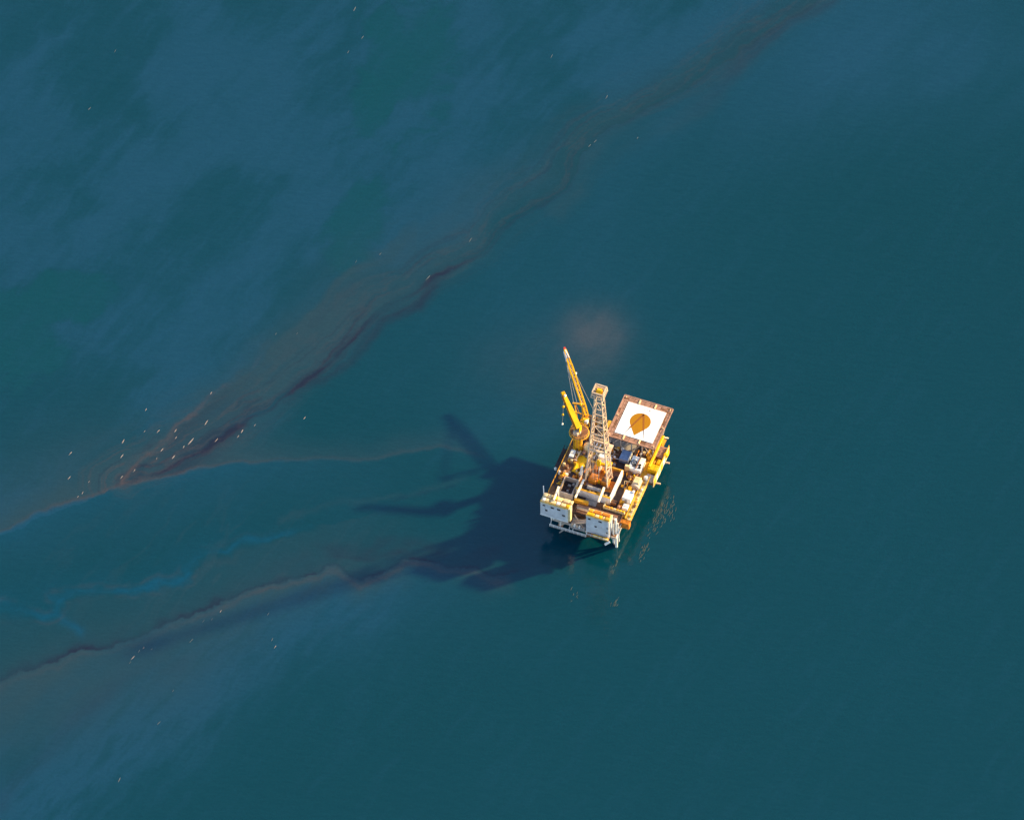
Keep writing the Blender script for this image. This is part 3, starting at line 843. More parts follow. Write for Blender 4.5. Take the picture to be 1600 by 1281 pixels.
st.bar((-15.2, 30.6, HZ - 0.6), (-15.2, 25.4, HZ - 5.8), 0.15).bar((-14.0, 30.6, HZ - 0.6), (-14.0, 25.4, HZ - 5.8), 0.15)
st.build('stair', 'gold', hd)

# ------------------------------------------------------------------ drill floor with its white wind walls
DZ = 12.6
df = thing('drill_floor', 'raised drill floor inside an L of white wind walls under the derrick', 'drill floor', (-10.4, 12, 9.95))
MB().box(-15.9, -5.0, 7.2, 18.4, 9.97, DZ - 0.4).build('substructure', 'rust', df)
for i in range(5):
    for j in range(5):
        u0, v0 = -15.8 + i * 2.14, 7.3 + j * 2.2
        MB().box(u0, u0 + 2.08, v0, v0 + 2.14, DZ - 0.4, DZ - 0.3 + 0.03 * rnd.random()).build('floor_plate', rnd.choice(['rust', 'dark', 'orange', 'grate']), df)
for k in range(5):
    u0 = -15.8 + k * 2.3
    MB().box(u0, u0 + 2.26, 6.6, 6.95, 10.0, 13.3).build('wall_panel', 'wall', df)
MB().box(-15.85, -4.3, 6.5, 7.05, 13.3, 13.5).build('coping', 'gold', df)
for k in range(5):
    v0 = 6.6 + k * 2.28
    MB().box(-4.65, -4.3, v0, v0 + 2.24, 10.0, 13.4).build('wall_panel', 'white', df)
MB().box(-4.75, -4.2, 7.05, 18.0, 13.4, 13.55).build('coping', 'white', df)
MB().box(-9.4, -4.2, 18.0, 18.35, 10.0, 13.4).build('back_wall', 'gold', df)
MB().box(-16.0, -15.7, 7.1, 12.0, 10.0, 13.2).build('side_wall', 'lattice', df)
rail(MB(), [(-15.8, 18.3, DZ - 0.3), (-9.4, 18.3, DZ - 0.3)]).build('railing', 'yellow', df)
dm = MB().bbox(-9.2, -6.6, 11.2, 13.2, DZ - 0.27, DZ + 1.7, 0.2).build('drawworks', 'orange', df)
MB().tube((-9.0, 12.2, DZ + 1.2), (-6.8, 12.2, DZ + 1.2), 0.95, None, 16).build('cable_drum', 'rust', dm)
MB().bbox(-13.0, -10.6, 10.6, 13.6, DZ - 0.27, DZ + 1.5, 0.2).build('engine_house', 'orange', df)
MB().bbox(-10.2, -9.6, 11.4, 12.2, DZ - 0.27, DZ + 1.0, 0.1).build('control_cabinet', 'yellow', df)
MB().tube((-12.6, 8.6, DZ + 0.5), (-8.2, 8.6, DZ + 0.5), 0.62, None, 14).build('mud_tank', 'grey', df)
for k in range(7):
    a = -15 + 1.4 * k + rnd.random() * 0.5
    MB().bbox(a, a + 0.7, 7.4 + rnd.random() * 0.3, 8.0, DZ - 0.3, DZ + 0.4 * rnd.random() + 0.1).build('tool_box', rnd.choice(['gold', 'cream', 'dark', 'grey']), df)
for k in range(6):
    a = -12.5 + 0.9 * k
    MB().bbox(a, a + 0.6, 15.0 + rnd.random(), 16.5 + rnd.random(), DZ - 0.3, DZ + 1.2 * rnd.random() + 0.2).build('tool_box', rnd.choice(['orange', 'rust', 'gold', 'lattice']), df)

# two white skid beams over the wind wall and one on the left block
for lab, a, b in (('long white skid beam leaning over the front wall by the left derrick foot', (-14.4, 10.2, 13.9), (-14.5, 2.9, 13.75)),
                  ('shorter white skid beam over the front wall by the right derrick foot', (-7.4, 9.6, 13.9), (-7.2, 3.9, 13.75)),
                  ('white beam lying from the deck onto the left accommodation block roof', (-19.9, 2.8, 17.0), (-19.6, -2.5, 17.0))):
    t = thing('skid_beam', lab, 'steel beam', ((a[0] + b[0]) / 2, (a[1] + b[1]) / 2, a[2] - 0.3), 'white skid beams')
    MB().bar(a, b, 0.55).build('beam', 'white', t)
    MB().bar((a[0] - 0.3, a[1], a[2] + 0.31), (b[0] - 0.2, b[1], b[2] + 0.31), 0.12).build('top_rail', 'cream', t)
    MB().bar((a[0], a[1] - 0.4, 10.0), (a[0], a[1] - 0.4, a[2] - 0.26), 0.3).build('prop', 'white', t)

# ------------------------------------------------------------------ derrick
dk = thing('derrick', 'tall cream lattice drilling derrick rising above the drill floor', 'derrick', (-10.5, 12.9, DZ - 0.3))
CU, CV = -10.5, 12.9
Z0, Z1 = DZ - 0.25, 56.6
def hw(z):
    f = (z - Z0) / (Z1 - Z0)
    return 3.65 + (1.05 - 3.65) * f
def dp(z):
    return 2.0 + (1.05 - 2.0) * (z - Z0) / (Z1 - Z0)
def corner(i, z):
    su, sv = ((-1, -1), (1, -1), (1, 1), (-1, 1))[i]
    return (CU + su * hw(z), CV + sv * dp(z), z)
for i in range(4):
    lg = MB().bar(corner(i, Z0), corner(i, Z1), 0.40, 0.28).build('leg', 'lattice', dk)
    MB().box(corner(i, Z0)[0] - 0.6, corner(i, Z0)[0] + 0.6, corner(i, Z0)[1] - 0.6, corner(i, Z0)[1] + 0.6, Z0 - 0.02, Z0 + 0.35).build('foot_plate', 'rust', lg)
levels = [Z0 + (Z1 - Z0) * (1 - (1 - k / 14) ** 1.0) for k in range(15)]
for fi, (i, j) in enumerate(((3, 0), (1, 2))):          # closely braced side faces
    for k in range(14):
        a, b = levels[k], levels[k + 1]
        p, q = (i, j) if k % 2 else (j, i)
        MB().bar(corner(p, a), corner(q, b), 0.17).build('brace', 'lattice' if k % 3 else 'cream', dk)
        MB().bar(corner(i, b), corner(j, b), 0.18).build('girt', 'lattice', dk)
for (i, j) in ((0, 1), (2, 3)):                          # open front and back faces
    for k in (4, 6, 8, 10, 12, 14):
        if (i, j) == (0, 1) and k == 4:
            continue
        MB().bar(corner(i, levels[k]), corner(j, levels[k]), 0.26).build('girt', 'lattice', dk)
    for k in (6, 10):
        a, b = levels[k], levels[k + 2]
        MB().bar(corner(i, a), corner(j, b), 0.12).build('brace', 'tan', dk)
# racking board part way up
zb = 29.5
rb = MB()
h, hv = hw(zb) + 0.2, dp(zb) + 0.2
for (a, b) in (((-h, -hv), (h, -hv)), ((h, -hv), (h, hv)), ((h, hv), (-h, hv)), ((-h, hv), (-h, -hv))):
    rb.bar((CU + a[0], CV + a[1], zb), (CU + b[0], CV + b[1], zb), 0.55)
rb.build('racking_board', 'lattice', dk)
for k in range(5):
    MB().bar((CU - 2.2 + 0.9 * k, CV - hv + 0.3, zb), (CU - 2.2 + 0.9 * k, CV + 0.2, zb), 0.13).build('finger', 'tan', dk)
MB().box(CU + h, CU + h + 1.3, CV - 0.6, CV + 2.2, zb - 0.1, zb + 0.1).build('side_landing', 'lattice', dk)
MB().bar((CU + h + 1.2, CV, zb), (CU + hw(23), CV, 23), 0.16).build('landing_strut', 'white', dk)
# crown
cr = MB()
for k in range(6):
    cr.bar((CU - 2.0, CV - 2.0 + 0.8 * k, Z1 + 0.1), (CU + 2.0, CV - 2.0 + 0.8 * k, Z1 + 0.1), 0.2)
    cr.bar((CU - 2.0 + 0.8 * k, CV - 2.0, Z1 + 0.25), (CU - 2.0 + 0.8 * k, CV + 2.0, Z1 + 0.25), 0.14)
cr = cr.build('crown_platform', 'lattice', dk)
for su, sv in ((-1, -1), (1, -1), (1, 1), (-1, 1)):
    MB().bar((CU + 1.95 * su, CV + 1.95 * sv, Z1 + 0.2), (CU + 1.75 * su, CV + 1.75 * sv, Z1 + 2.5), 0.34).build('crown_post', 'lattice', cr)
for a, b in (((-1, -1), (1, -1)), ((1, -1), (1, 1)), ((1, 1), (-1, 1)), ((-1, 1), (-1, -1))):
    for z in (Z1 + 1.2, Z1 + 2.5):
        s = 1.75 if z > Z1 + 2 else 1.86
        MB().bar((CU + s * a[0], CV + s * a[1], z), (CU + s * b[0], CV + s * b[1], z), 0.3).build('crown_rail', 'lattice', cr)
MB().tube((CU - 0.7, CV, Z1 + 1.5), (CU + 0.9, CV, Z1 + 1.5), 1.0, None, 16).build('crown_sheave', 'yellow', cr)
MB().box(CU - 1.1, CU + 1.3, CV - 0.25, CV + 0.25, Z1 + 0.3, Z1 + 1.9).build('sheave_bracket', 'gold', cr)
# hoisting gear inside
MB().bbox(CU - 0.6, CU + 0.6, CV - 0.5, CV + 0.5, 20.0, 22.6, 0.3).build('travelling_block', 'yellow', dk)
for du in (-0.35, 0.0, 0.35):
    MB().bar((CU + du, CV, 22.5), (CU + du, CV, Z1), 0.08).build('hoist_line', 'grey', dk)
MB().tube((CU, CV, DZ - 0.2), (CU, CV, 20.0), 0.16, None, 8).build('drill_pipe', 'grey', dk)
for k in range(6):
    u = CU - 2.4 + 0.42 * k
    MB().tube((u, CV - 1.5, DZ - 0.2), (u - 0.1, CV - 1.0, 31 + rnd.random()), 0.07, None, 6).build('stand_of_pipe', rnd.choice(['grate', 'tan', 'rust', 'lattice']), dk)
MB().box(CU - 1.0, CU + 1.1, CV + 2.4, CV + 3.9, 18.5, 21.0).build('dog_house', 'white', dk)
MB().box(CU - 1.4, CU + 3.2, CV + 2.3, CV + 4.0, 17.6, 17.9).build('service_landing', 'yellow', dk)

# ------------------------------------------------------------------ cranes
def lattice_boom(a, b, w0, w1, mat, parent, bays=16, name='boom'):
    """four chords with zig-zag lacing between two points; returns the chord object"""
    a, b = np.array(a, float), np.array(b, float)
    ax = (b - a) / np.linalg.norm(b - a)
    e1 = np.cross(ax, (0, 0, 1.0))
    e1 /= np.linalg.norm(e1)
    e2 = np.cross(e1, ax)
    def pt(f, i):
        s = ((-1, -1), (1, -1), (1, 1), (-1, 1))[i % 4]
        if f < 0.12:
            w = w1 + (w0 - w1) * (0.35 + 0.65 * f / 0.12)
        elif f > 0.72:
            w = w0 + (w1 - w0) * (f - 0.72) / 0.28
        else:
            w = w0
        return a + (b - a) * f + (e1 * s[0] + e2 * s[1]) * w / 2
    bm = None
    for i in range(4):
        m = MB()
        fs = (0, 0.12, 0.72, 1.0)
        for f0, f1 in zip(fs[:-1], fs[1:]):
            m.bar(pt(f0, i), pt(f1, i), 0.26)
        o = m.build('boom' if bm is None else 'chord', mat, parent if bm is None else bm)
        bm = bm or o
    for k in range(bays):
        f0, f1 = k / bays, (k + 1) / bays
        for i in range(4):
            p, q = (i, i + 1) if k % 2 else (i + 1, i)
            MB().bar(pt(f0, p), pt(f1, q), 0.12).build('lacing', mat, bm)
    return bm, e1, e2

c1 = thing('lattice_crane', 'tall yellow crane with long lattice boom reaching up and left beside the derrick', 'crane', (-22.6, 33.0, 9.95))
FT, TIP = (-22.4, 34.8, 12.2), (-37.0, 54.4, 15.2)
bm, e1, e2 = lattice_boom(FT, TIP, 1.15, 0.55, 'yellow', c1, 20)
tp = np.array(TIP)
dirb = np.subtract(TIP, FT) / np.linalg.norm(np.subtract(TIP, FT))
hd_ = tp + 0.9 * dirb
MB().bar(TIP, tuple(hd_), 0.75, 0.5).build('boom_head', 'red', bm)
MB().bar(tuple(tp + e2 * 0.25), tuple(tp - dirb * 3.4 + e2 * 0.7 + e1 * 0.35), 0.28).build('tip_strut', 'white', bm)
MB().bar(tuple(tp + e2 * 0.2), tuple(tp - dirb * 3.4 + e2 * 0.5 - e1 * 0.5), 0.26).build('tip_strut', 'white', bm)
MB().bar(tuple(tp - dirb * 0.4 - e1 * 0.6), tuple(tp - dirb * 4.2 - e1 * 0.8), 0.26).build('tip_strut', 'white', bm)
MB().bar((-25.0, 33.3, 10.6), (-26.6, 34.7, 17.0), 0.32).build('gantry_leg', 'gold', c1)
MB().bar((-23.1, 32.9, 10.6), (-24.2, 35.1, 17.0), 0.32).build('gantry_leg', 'gold', c1)
MB().bar((-24.6, 35.0, 10.6), (-26.4, 34.8, 16.8), 0.22).build('gantry_leg', 'rust', c1)
MB().bar((-27.2, 34.6, 17.0), (-23.6, 35.3, 17.0), 0.4).build('gantry_head', 'gold', c1)
MB().bar((-25.7, 34.0, 13.6), (-23.6, 34.0, 13.6), 0.25).build('gantry_tie', 'gold', c1)
MB().bbox(-24.8, -24.2, 34.3, 35.0, 17.1, 17.8, 0.1).build('sheave_box', 'yellow', c1)
for a, b in (((-26.9, 34.7, 17.2), tuple(tp - dirb * 4.0 - e1 * 0.8)), ((-25.8, 34.9, 17.2), tuple(tp - dirb * 4.0 - e1 * 0.75)), ((-24.2, 35.2, 17.2), tuple(tp - dirb * 1.2 + e2 * 0.3))):
    MB().bar(a, b, 0.10).build('pendant_line', 'grey', c1)
q = tp - dirb * 9.0 + e1 * 0.75
MB().bar((-21.0, 37.0, 13.0), tuple(q), 0.10).build('pendant_line', 'grey', c1)
MB().bbox(q[0] - 0.1, q[0] + 0.35, q[1] - 0.3, q[1] + 0.3, q[2] - 0.3, q[2] + 0.4).build('floodlight', 'white', c1)
MB().lathe((-22.9, 33.0, 9.97), [(2.1, 0), (2.1, 0.35), (1.7, 0.6), (1.7, 0.9)], 20).build('slew_ring', 'rust', c1)
mh = MB().bbox(-24.0, -21.6, 31.8, 34.6, 10.87, 12.0, 0.2).build('machinery_house', 'gold', c1)
MB().tube((-23.0, 32.6, 12.6), (-21.8, 32.6, 12.6), 0.75, None, 16).build('winch_drum', 'yellow', mh)
MB().torus((-21.4, 31.6, 11.9), 1.0, 0.12, 16).build('hose_loop', 'yellow', mh)
MB().bbox(-22.3, -21.2, 31.9, 32.9, 12.1, 13.3, 0.15).build('cab_roof', 'white', mh)
MB().bar((-22.6, 33.6, 11.9), FT, 0.5).build('boom_pivot', 'gold', mh)
MB().bar((-22.3, 33.3, 12.0), (-22.3, 35.0, 12.2), 0.4).build('pivot_lug', 'orange', mh)

c2 = thing('box_boom_crane', 'short yellow crane with thick box boom and hanging hook on the round tower platform', 'crane', (-22.0, 24.2, 17.6))
a, b = np.array((-21.5, 24.6, 19.2)), np.array((-28.6, 30.6, 25.6))
ax = (b - a) / np.linalg.norm(b - a)
e1 = np.cross(ax, (0, 0, 1.0)); e1 /= np.linalg.norm(e1)
e2 = np.cross(e1, ax)
m = MB()
vs = []
for f, w, h in ((0, 1.7, 1.7), (0.5, 1.6, 1.5), (1.0, 1.0, 0.9)):
    for s in ((-1, -1), (1, -1), (1, 1), (-1, 1)):
        vs.append(a + (b - a) * f + e1 * s[0] * w / 2 + e2 * s[1] * h / 2)
fs = [(3, 2, 1, 0), (8, 9, 10, 11)]
for k in (0, 4):
    fs += [(k + i, k + (i + 1) % 4, k + 4 + (i + 1) % 4, k + 4 + i) for i in range(4)]
m.add(vs, fs)
bx = m.build('boom', 'yellow', c2)
for k in range(7):
    f = 0.1 + 0.12 * k
    p = a + (b - a) * f
    w = 0.86 - 0.12 * f
    MB().bar(tuple(p - e1 * w + e2 * 0.75), tuple(p - e1 * w - e2 * 0.75), 0.16).build('stiffener', 'gold', bx)
MB().bar(tuple(a - e1 * 0.95 - e2 * 0.5), tuple(b - e1 * 0.6 - e2 * 0.3), 0.35).build('luffing_ram', 'orange', bx)
MB().bar(tuple(a - e1 * 0.98 + e2 * 0.3), tuple(b - e1 * 0.6 + e2 * 0.2), 0.2).build('hose_run', 'orange', bx)
for s in (-1, 0, 1):
    q = b + e1 * 0.38 * s + ax * 0.5
    MB().tube(tuple(q - e1 * 0.13), tuple(q + e1 * 0.13), 0.62, None, 14).build('sheave', 'yellow', bx)
MB().bbox(b[0] + 0.3, b[0] + 0.9, b[1] - 0.9, b[1] - 0.2, b[2] + 0.3, b[2] + 0.9, 0.1).build('lamp_box', 'white', bx)
MB().bar(tuple(a + (b - a) * 0.45 + e1 * 0.8), tuple(a + (b - a) * 0.45 + e1 * 1.7), 0.25).build('side_arm', 'yellow', bx)
q = b - ax * 2.6 - e1 * 1.3
MB().bar((b[0], b[1], b[2] - 0.3), (q[0] - 0.2, q[1] - 0.5, 14.6), 0.07).build('hoist_line', 'grey', c2)
for z, s, mt in ((21.0, 0.5, 'yellow'), (18.0, 0.42, 'yellow'), (14.4, 0.4, 'white')):
    f = (b[2] - 0.3 - z) / (b[2] - 0.3 - 14.6)
    pu, pv = b[0] + (q[0] - 0.2 - b[0]) * f, b[1] + (q[1] - 0.5 - b[1]) * f
    MB().lathe((pu, pv, z - s), [(0.1, 0), (s * 0.8, s * 0.5), (s * 0.8, s * 1.3), (0.12, s * 2)], 10).build('hook_block' if mt == 'white' else 'line_weight', mt, c2)
MB().lathe((-21.8, 24.2, 17.6), [(1.3, 0), (1.2, 0.5), (0.9, 0.8), (0.9, 1.4)], 16).build('slew_base', 'grey', c2)
MB().bbox(-22.6, -21.0, 22.5, 23.6, 17.65, 18.8, 0.2).build('counterweight', 'lattice', c2)
MB().box(-22.7, -22.4, 23.6, 25.4, 17.7, 20.0).build('side_plate', 'gold', c2)
MB().box(-21.0, -20.75, 23.6, 25.4, 17.7, 20.0).build('side_plate', 'yellow', c2)

# ------------------------------------------------------------------ right-hand side module and the yellow girder
sm = thing('side_module', 'yellow-lit equipment module overhanging the right side of the deck', 'module', (3.6, 26, 9.0))
MB().box(1.8, 5.3, 18.9, 33.2, 9.05, 9.6).build('base_frame', 'rust', sm)
MB().box(5.3, 5.55, 18.9, 33.0, 8.2, 11.6).build('side_wall', 'cream', sm)
for k in range(7):
    v0 = 19.3 + 2.0 * k
    MB().box(5.55, 5.68, v0, v0 + 1.3, 8.6 + 0.4 * (k % 2), 11.2).build('wall_panel', ('yellow', 'white', 'cream')[k % 3], sm)
for k in range(7):
    v0 = 28.6 + 0.62 * k
    MB().box(2.0, 5.2, v0, v0 + 0.5, 10.6, 10.9 + 0.05 * rnd.random()).build('roof_slat', 'grate', sm)
MB().box(2.0, 5.2, 28.4, 33.0, 9.6, 10.6).build('store_box', 'rust', sm)
MB().bbox(2.0, 5.1, 22.6, 25.0, 9.6, 11.8, 0.15).build('pump_house', 'yellow', sm)
MB().bbox(2.3, 3.4, 25.5, 26.8, 9.6, 11.2, 0.15).build('pump_house', 'gold', sm)
MB().bbox(3.8, 5.0, 25.6, 27.6, 9.6, 11.4, 0.15).build('pump_house', 'yellow', sm)
MB().bbox(2.4, 5.0, 19.2, 21.8, 9.6, 10.5, 0.1).build('hatch_cover', 'tan', sm)
MB().lathe((2.6, 19.6, 9.6), [(0.6, 0), (0.6, 1.8), (0.35, 2.1)], 12).build('pressure_vessel', 'white', sm)
for v, z in ((28.6, 9.2), (20.4, 8.8)):
    MB().bar((5.6, v, z), (7.2, v + 0.1, z + 0.1), 0.42).build('davit_arm', 'lattice', sm)
MB().lathe((5.4, 30.0, 10.4), [(0.7, 0), (0.75, 0.9), (0.4, 1.4)], 12).build('pressure_vessel', 'yellow', sm)
rail(MB(), [(5.45, 19.0, 11.6), (5.45, 33.0, 11.6)], 0.9, 2.0, 0.08).build('railing', 'yellow', sm)

yg = thing('box_girder', 'long bright yellow box girder lying along the right edge beside the helideck', 'girder', (2.6, 29, 11.8))
MB().bbox(2.2, 2.95, 22.8, 35.6, 12.2, 13.0, 0.1).build('girder', 'yellow', yg)
for k in range(6):
    MB().box(2.95, 3.02, 23.2 + 2.1 * k, 23.35 + 2.1 * k, 12.2, 12.95).build('stiffener', 'gold', yg)
for v in (23.6, 28.2, 34.2):
    MB().bar((2.55, v, 9.62), (2.55, v, 12.2), 0.4).build('stand', 'gold', yg)
MB().bar((2.9, 35.2, 12.4), (4.1, 36.0, 11.6), 0.4).build('end_arm', 'lattice', yg)

# ------------------------------------------------------------------ things standing on the main deck
t = thing('cooling_unit', 'white box cooler with round black fan rings on top beside the side module', 'cooler', (-1.4, 23, 9.96))
MB().bbox(-3.6, 0.5, 20.4, 25.6, 9.98, 12.4, 0.12).build('housing', 'white', t)
for (u, v, r) in ((-2.5, 23.0, 0.85), (-2.0, 21.9, 0.5), (-0.4, 22.6, 0.35), (-0.2, 21.6, 0.35)):
    fg = MB().torus((u, v, 12.46), r, 0.14, 18).build('fan_ring', 'black', t)
    for k in range(3):
        a = R(60 * k + 20)
        MB().bar((u - r * math.cos(a), v - r * math.sin(a), 12.46), (u + r * math.cos(a), v + r * math.sin(a), 12.46), 0.1).build('fan_blade', 'black', fg)
MB().box(-1.35, -1.0, 20.9, 25.2, 12.4, 12.7).build('duct', 'rust', t)
MB().bbox(-4.6, -3.0, 20.3, 21.2, 9.98, 12.9, 0.1).build('end_cap', 'cream', t)

t = thing('covered_container', 'covered container with the blue of shade in its colour, in front of the helideck', 'container', (-6.1, 25, 9.96))
MB().bbox(-7.6, -4.7, 23.2, 27.0, 9.98, 11.9, 0.2).build('body', 'blue', t)
for k in range(6):
    MB().box(-7.4 + 0.5 * k, -7.3 + 0.5 * k, 23.12, 23.2, 10.1, 11.6).build('rib', 'blue', t)
MB().box(-7.65, -4.65, 22.9, 23.1, 11.5, 11.7).build('lashing_bar', 'grey', t)
MB().box(-4.66, -4.5, 23.2, 27.0, 10.0, 12.1).build('end_rail', 'white', t)

t = thing('white_cabin', 'small white steel cabin beside the right walkway near the front corner', 'cabin', (0.1, 10.4, 9.96))
MB().bbox(-1.3, 1.5, 8.9, 12.2, 9.98, 12.6, 0.1).build('body', 'white', t)
MB().box(-0.4, 0.4, 8.84, 8.9, 10.1, 12.0).build('door', 'grey', t)
MB().bbox(1.0, 1.7, 11.6, 12.5, 12.55, 13.0, 0.08).build('vent_box', 'white', t)
t = thing('white_locker', 'low white deck locker in front of the white cabin', 'locker', (0.8, 7.0, 9.96))
MB().bbox(-0.3, 1.5, 6.1, 8.0, 9.98, 11.3, 0.1).build('body', 'white', t)
MB().box(-0.35, 1.55, 6.9, 7.0, 11.28, 11.36).build('lid_seam', 'grey', t)
t = thing('mud_tank', 'beige rounded tank between the white cabin and the box cooler', 'tank', (0.7, 16, 9.96))
MB().tube((0.9, 14.6, 11.3), (0.9, 17.8, 11.3), 1.35, None, 18).build('shell', 'tan', t)
MB().bbox(-0.2, 1.9, 15.4, 18.0, 12.1, 12.9, 0.2).build('top_cover', 'cream', t)
for v in (15.2, 17.2):
    MB().box(-0.5, 2.2, v - 0.15, v + 0.15, 9.98, 10.6).build('saddle', 'rust', t)
MB().tube((-0.5, 17.9, 10.0), (-0.5, 17.9, 13.2), 0.2, None, 8).build('vent_pipe', 'yellow', t)
t = thing('valve_tree', 'bright yellow valve assembly just behind the white cabin', 'valve', (-0.4, 13.6, 9.96))
MB().lathe((-0.4, 13.6, 9.97), [(0.5, 0), (0.5, 0.6), (0.3, 0.8), (0.3, 1.6), (0.5, 1.8), (0.5, 2.1), (0.2, 2.3)], 12).build('body', 'yellow', t)
MB().tube((-1.1, 13.6, 11.2), (0.3, 13.6, 11.2), 0.25, None, 10).build('cross_pipe', 'yellow', t)
MB().torus((-0.4, 13.6, 12.35), 0.45, 0.08, 14).build('hand_wheel', 'gold', t)

t = thing('white_box', 'white chest standing on the left deck edge below the cranes', 'box', (-21.8, 20.2, 9.96))
MB().bbox(-22.6, -21.2, 18.9, 21.6, 9.98, 11.6, 0.1).build('body', 'white', t)
MB().box(-22.65, -21.15, 20.1, 20.25, 11.55, 11.66).build('strap', 'grey', t)
t = thing('tarpaulin', 'ochre tarpaulin spread over low cargo left of the derrick', 'tarpaulin', (-18.3, 18, 9.96))
n = 14
vs, fs = [], []
for j in range(n + 1):
    for i in range(n + 1):
        f, g = i / n, j / n
        e = min(f, 1 - f, g, 1 - g)
        z = 10.02 + 0.55 * min(1, e * 6) + 0.12 * math.sin(9 * f + 4 * g) + 0.08 * rnd.random()
        vs.append((-20.1 + 3.5 * f + 0.1 * math.sin(7 * g), 14.4 + 7.0 * g + 0.12 * math.sin(8 * f), z))
for j in range(n):
    for i in range(n):
        k = j * (n + 1) + i
        fs.append((k, k + 1, k + n + 2, k + n + 1))
MB().add(vs, fs).build('sheet', 'yellow', t)
MB().bbox(-19.9, -16.8, 14.6, 21.2, 9.98, 10.2).build('cargo', 'rust', t)
MB().bar((-20.2, 17.6, 10.7), (-19.9, 22.4, 10.9), 0.35).build('edge_spar', 'cream', t)
t = thing('striped_pipe_stand', 'slim upright pipe bundle, white above and red below, at the left derrick foot', 'pipe stand', (-15.4, 13.0, 9.96))
for du, dv in ((0, 0), (0.32, 0.05), (0.14, 0.3)):
    MB().tube((-16.4 + du, 12.2 + dv, 9.98), (-16.3 + du, 12.4 + dv, 12.6), 0.24, None, 8).build('red_section', 'red', t)
    MB().tube((-16.3 + du, 12.4 + dv, 12.6), (-16.15 + du, 12.9 + dv, 16.4), 0.24, 0.2, 8).build('white_section', 'white', t)
t = thing('open_skip', 'grey open-topped steel skip behind the left accommodation block', 'skip', (-18, 7, 9.96))
MB().box(-20.4, -15.9, 4.2, 4.45, 9.98, 12.7).build('front_wall', 'tan', t)
MB().box(-20.4, -15.9, 10.2, 10.45, 9.98, 12.7).build('back_wall', 'tan', t)
MB().box(-20.65, -20.4, 4.2, 10.45, 9.98, 12.7).build('side_wall', 'lattice', t)
MB().box(-16.4, -16.15, 4.45, 10.2, 9.98, 12.7).build('side_wall', 'tan', t)
MB().box(-20.4, -16.4, 4.45, 10.2, 9.98, 10.6).build('floor', 'dark', t)
for k in range(6):
    a, b = rnd.uniform(-20.2, -17.5), rnd.uniform(5, 9.5)
    MB().bbox(a, a + rnd.uniform(0.4, 1.0), b, b + rnd.uniform(0.4, 0.9), 10.6, 10.9 + rnd.random() * 0.5).build('scrap', rnd.choice(['dark', 'rust', 'grey']), t)
t = thing('pipe_container', 'long orange container lying across the front behind the pipe rack', 'container', (-12.9, 4.2, 10.3))
MB().bbox(-15.2, -10.6, 3.4, 4.4, 10.32, 11.9, 0.1).build('body', 'gold', t)
for k in range(8):
    MB().box(-15.0 + 0.57 * k, -14.85 + 0.57 * k, 3.33, 3.4, 10.5, 11.7).build('rib', 'orange', t)
t = thing('white_drum', 'round white tank beside the crane tower next to the derrick', 'tank', (-17.6, 24.4, 9.96))
MB().lathe((-18.2, 24.0, 9.97), [(1.2, 0), (1.2, 2.6), (0.9, 3.1), (0.3, 3.3)], 18).build('shell', 'cream', t)
MB().bar((-16.6, 25.6, 10.0), (-16.6, 25.6, 13.2), 0.3).build('ladder_post', 'white', t)
t = thing('gangway_ramp', 'white sloping gangway frame between the crane tower and the derrick', 'gangway', (-15.8, 23.6, 9.96))
MB().bar((-16.4, 21.6, 10.3), (-15.6, 26.0, 12.6), 0.35).build('side_rail', 'white', t)
MB().bar((-15.2, 21.4, 10.3), (-14.4, 25.8, 12.6), 0.35).build('side_rail', 'white', t)
for k in range(7):
    f = k / 6
    MB().bar((-16.4 + 0.8 * f, 21.6 + 4.4 * f, 10.3 + 2.3 * f), (-15.2 + 0.8 * f, 21.4 + 4.4 * f, 10.3 + 2.3 * f), 0.2).build('tread', 'dark', t)
for k, (u, v, c, lab) in enumerate(((-10.6, 22.4, 'white', 'white crate on the dark deck between derrick and helideck'), (-12.8, 25.4, 'grey', 'grey crate in the shade near the helideck stair'),
                                   (-3.4, 7.4, 'rust', 'rust-brown crate in the dark lane beside the white wind wall'))):
    t = thing('crate', lab, 'crate', (u, v, 9.96), 'crates on the main deck')
    MB().bbox(u - 0.9, u + 0.9, v - 0.7, v + 0.7, 9.98, 11.3, 0.08).build('body', c, t)
    MB().box(u - 0.95, u + 0.95, v - 0.1, v + 0.1, 9.99, 11.36).build('strap', 'dark', t)

# ------------------------------------------------------------------ foam flecks drifting on the water
def fleck_label(px, py):
    if py < -60:
        return 'small pale foam fleck on the brown edge of the lower oil line', 'foam flecks along the lower oil line'
    if px < -70 and py < 10:
        return 'small whitish foam fleck near the brown oil wedge at the left', 'foam flecks around the oil wedge'
    if py > 60 and px < -20 and py > 100 or (px > -20 and py > 115):
        return 'tiny faint foam fleck on the open blue water at the top', 'foam flecks at the top'
    return 'tiny pale foam fleck along the middle of the long oil streak', 'foam flecks along the upper oil streak'
SINGLE = {
    11: 'largest and brightest foam fleck, a long pinkish dash inside the brown oil wedge',
    0: 'long white foam fleck in open water left of the oil wedge tip',
    9: 'lone foam fleck at the upper end of the brown wedge edge',
    21: 'paired foam dash right of the oil wedge, just above the dark streak end',
    25: 'lone foam fleck on clear water right of the lower line clusters',
    38: 'lowest foam fleck, a long faint dash near the bottom left',
    37: 'single foam dash below the lower oil line, above the lowest fleck',
    40: 'orange-tinged foam patch on the narrow dark bend of the upper streak',
    44: 'brighter of two foam flecks on the wide upper part of the oil streak',
    50: 'topmost foam fleck, touching the upper picture edge left of centre',
    56: 'faint foam fleck in the far upper left water',
    54: 'faint foam fleck above the upper streak, right of the picture centre line',
}
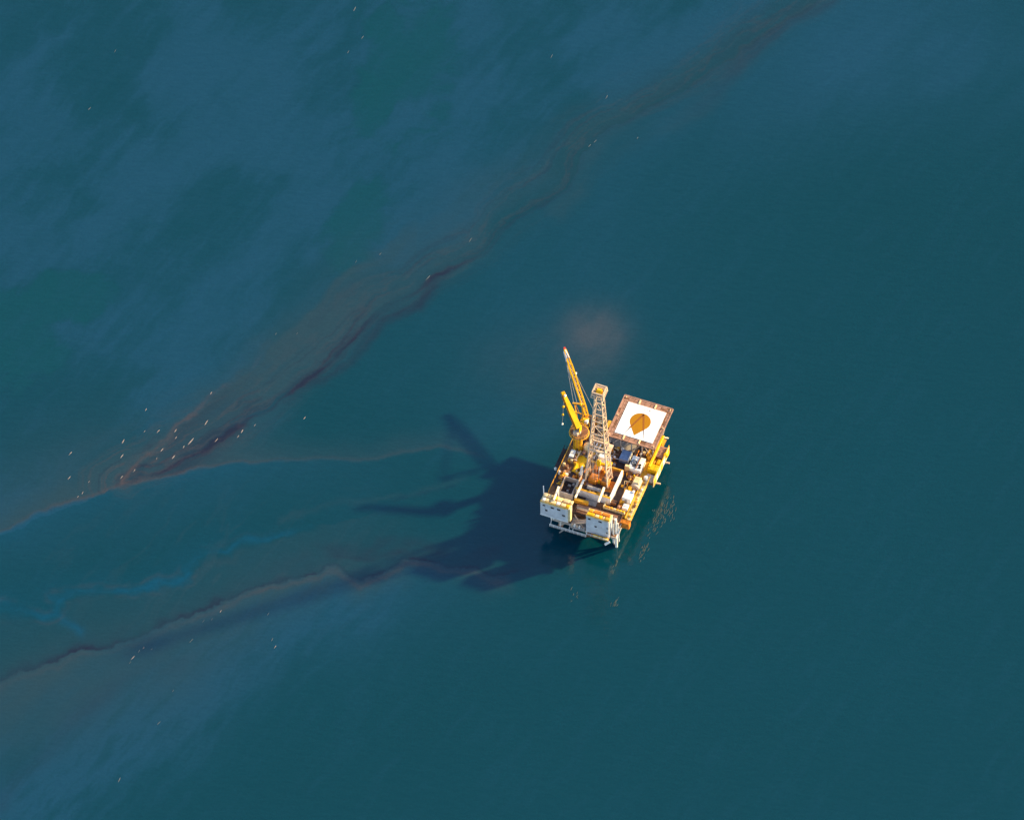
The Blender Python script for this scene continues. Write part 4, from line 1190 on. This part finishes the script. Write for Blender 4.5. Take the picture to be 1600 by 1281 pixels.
for i, (px, py, ln) in enumerate(FLECKS):
    rs = random.Random(100 + i)
    n, vs, fs = 12, [], []
    ln *= rs.uniform(0.8, 1.15)
    wd = ln * rs.uniform(0.09, 0.16)
    prof = [rs.uniform(0.65, 1.15) for _ in range(n)]
    vs.append((0, 0, 0.09))
    for k in range(n):
        a = 2 * math.pi * k / n
        vs.append((0.55 * ln / 2 * math.cos(a) * prof[k], 0.55 * wd / 2 * math.sin(a) * prof[k], 0.075))
    for k in range(n):
        a = 2 * math.pi * k / n
        vs.append((ln / 2 * math.cos(a) * prof[k], wd / 2 * math.sin(a) * prof[k], 0.004))
    for k in range(n):
        k2 = (k + 1) % n
        fs += [(0, 1 + k, 1 + k2), (1 + k, 1 + n + k, 1 + n + k2, 1 + k2)]
    me = bpy.data.meshes.new('foam_fleck')
    me.from_pydata(vs, [], fs)
    me.materials.append(M['thinfoam' if py > 15 or (py < -60 and i % 3) or py < -100 else 'foam'])
    o = bpy.data.objects.new('foam_fleck', me)
    o.location = (px, py, 0)
    o.rotation_euler = (0, 0, R(60 + rs.uniform(-9, 9)))
    o['label'], o['group'] = fleck_label(px, py)
    o['label'] = SINGLE.get(i, o['label'])
    o['category'] = 'foam'
    C.objects.link(o)

# painted reflection glints of the platform's lit side: thin pale streaks, one uncountable patch
wv, wf = [], []
rs = random.Random(5)
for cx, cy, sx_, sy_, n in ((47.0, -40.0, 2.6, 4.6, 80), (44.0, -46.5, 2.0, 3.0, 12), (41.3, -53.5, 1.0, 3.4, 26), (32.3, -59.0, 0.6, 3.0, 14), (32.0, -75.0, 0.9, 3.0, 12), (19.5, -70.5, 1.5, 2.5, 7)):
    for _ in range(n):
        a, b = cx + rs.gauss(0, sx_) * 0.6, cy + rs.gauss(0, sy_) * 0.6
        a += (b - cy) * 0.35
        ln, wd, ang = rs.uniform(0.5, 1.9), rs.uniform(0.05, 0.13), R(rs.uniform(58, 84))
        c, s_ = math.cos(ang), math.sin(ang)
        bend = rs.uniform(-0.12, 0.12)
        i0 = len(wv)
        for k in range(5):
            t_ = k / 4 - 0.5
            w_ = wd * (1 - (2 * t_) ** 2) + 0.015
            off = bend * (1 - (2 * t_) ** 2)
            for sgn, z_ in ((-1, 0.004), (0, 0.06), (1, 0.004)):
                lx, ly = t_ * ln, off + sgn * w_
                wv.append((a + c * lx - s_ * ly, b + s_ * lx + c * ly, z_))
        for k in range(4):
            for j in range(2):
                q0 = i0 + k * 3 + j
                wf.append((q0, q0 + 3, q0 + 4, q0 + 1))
me = bpy.data.meshes.new('painted_glints')
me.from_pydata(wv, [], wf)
me.materials.append(M['painted_glints'])
o = bpy.data.objects.new('painted_glints', me)
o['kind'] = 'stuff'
o['label'] = 'faint pale streaks painted as broken reflection glints on the water right of and below the platform'
o['category'] = 'painted_glints'
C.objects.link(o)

for ob in bpy.data.objects:
    if '_o' in ob:
        del ob['_o']
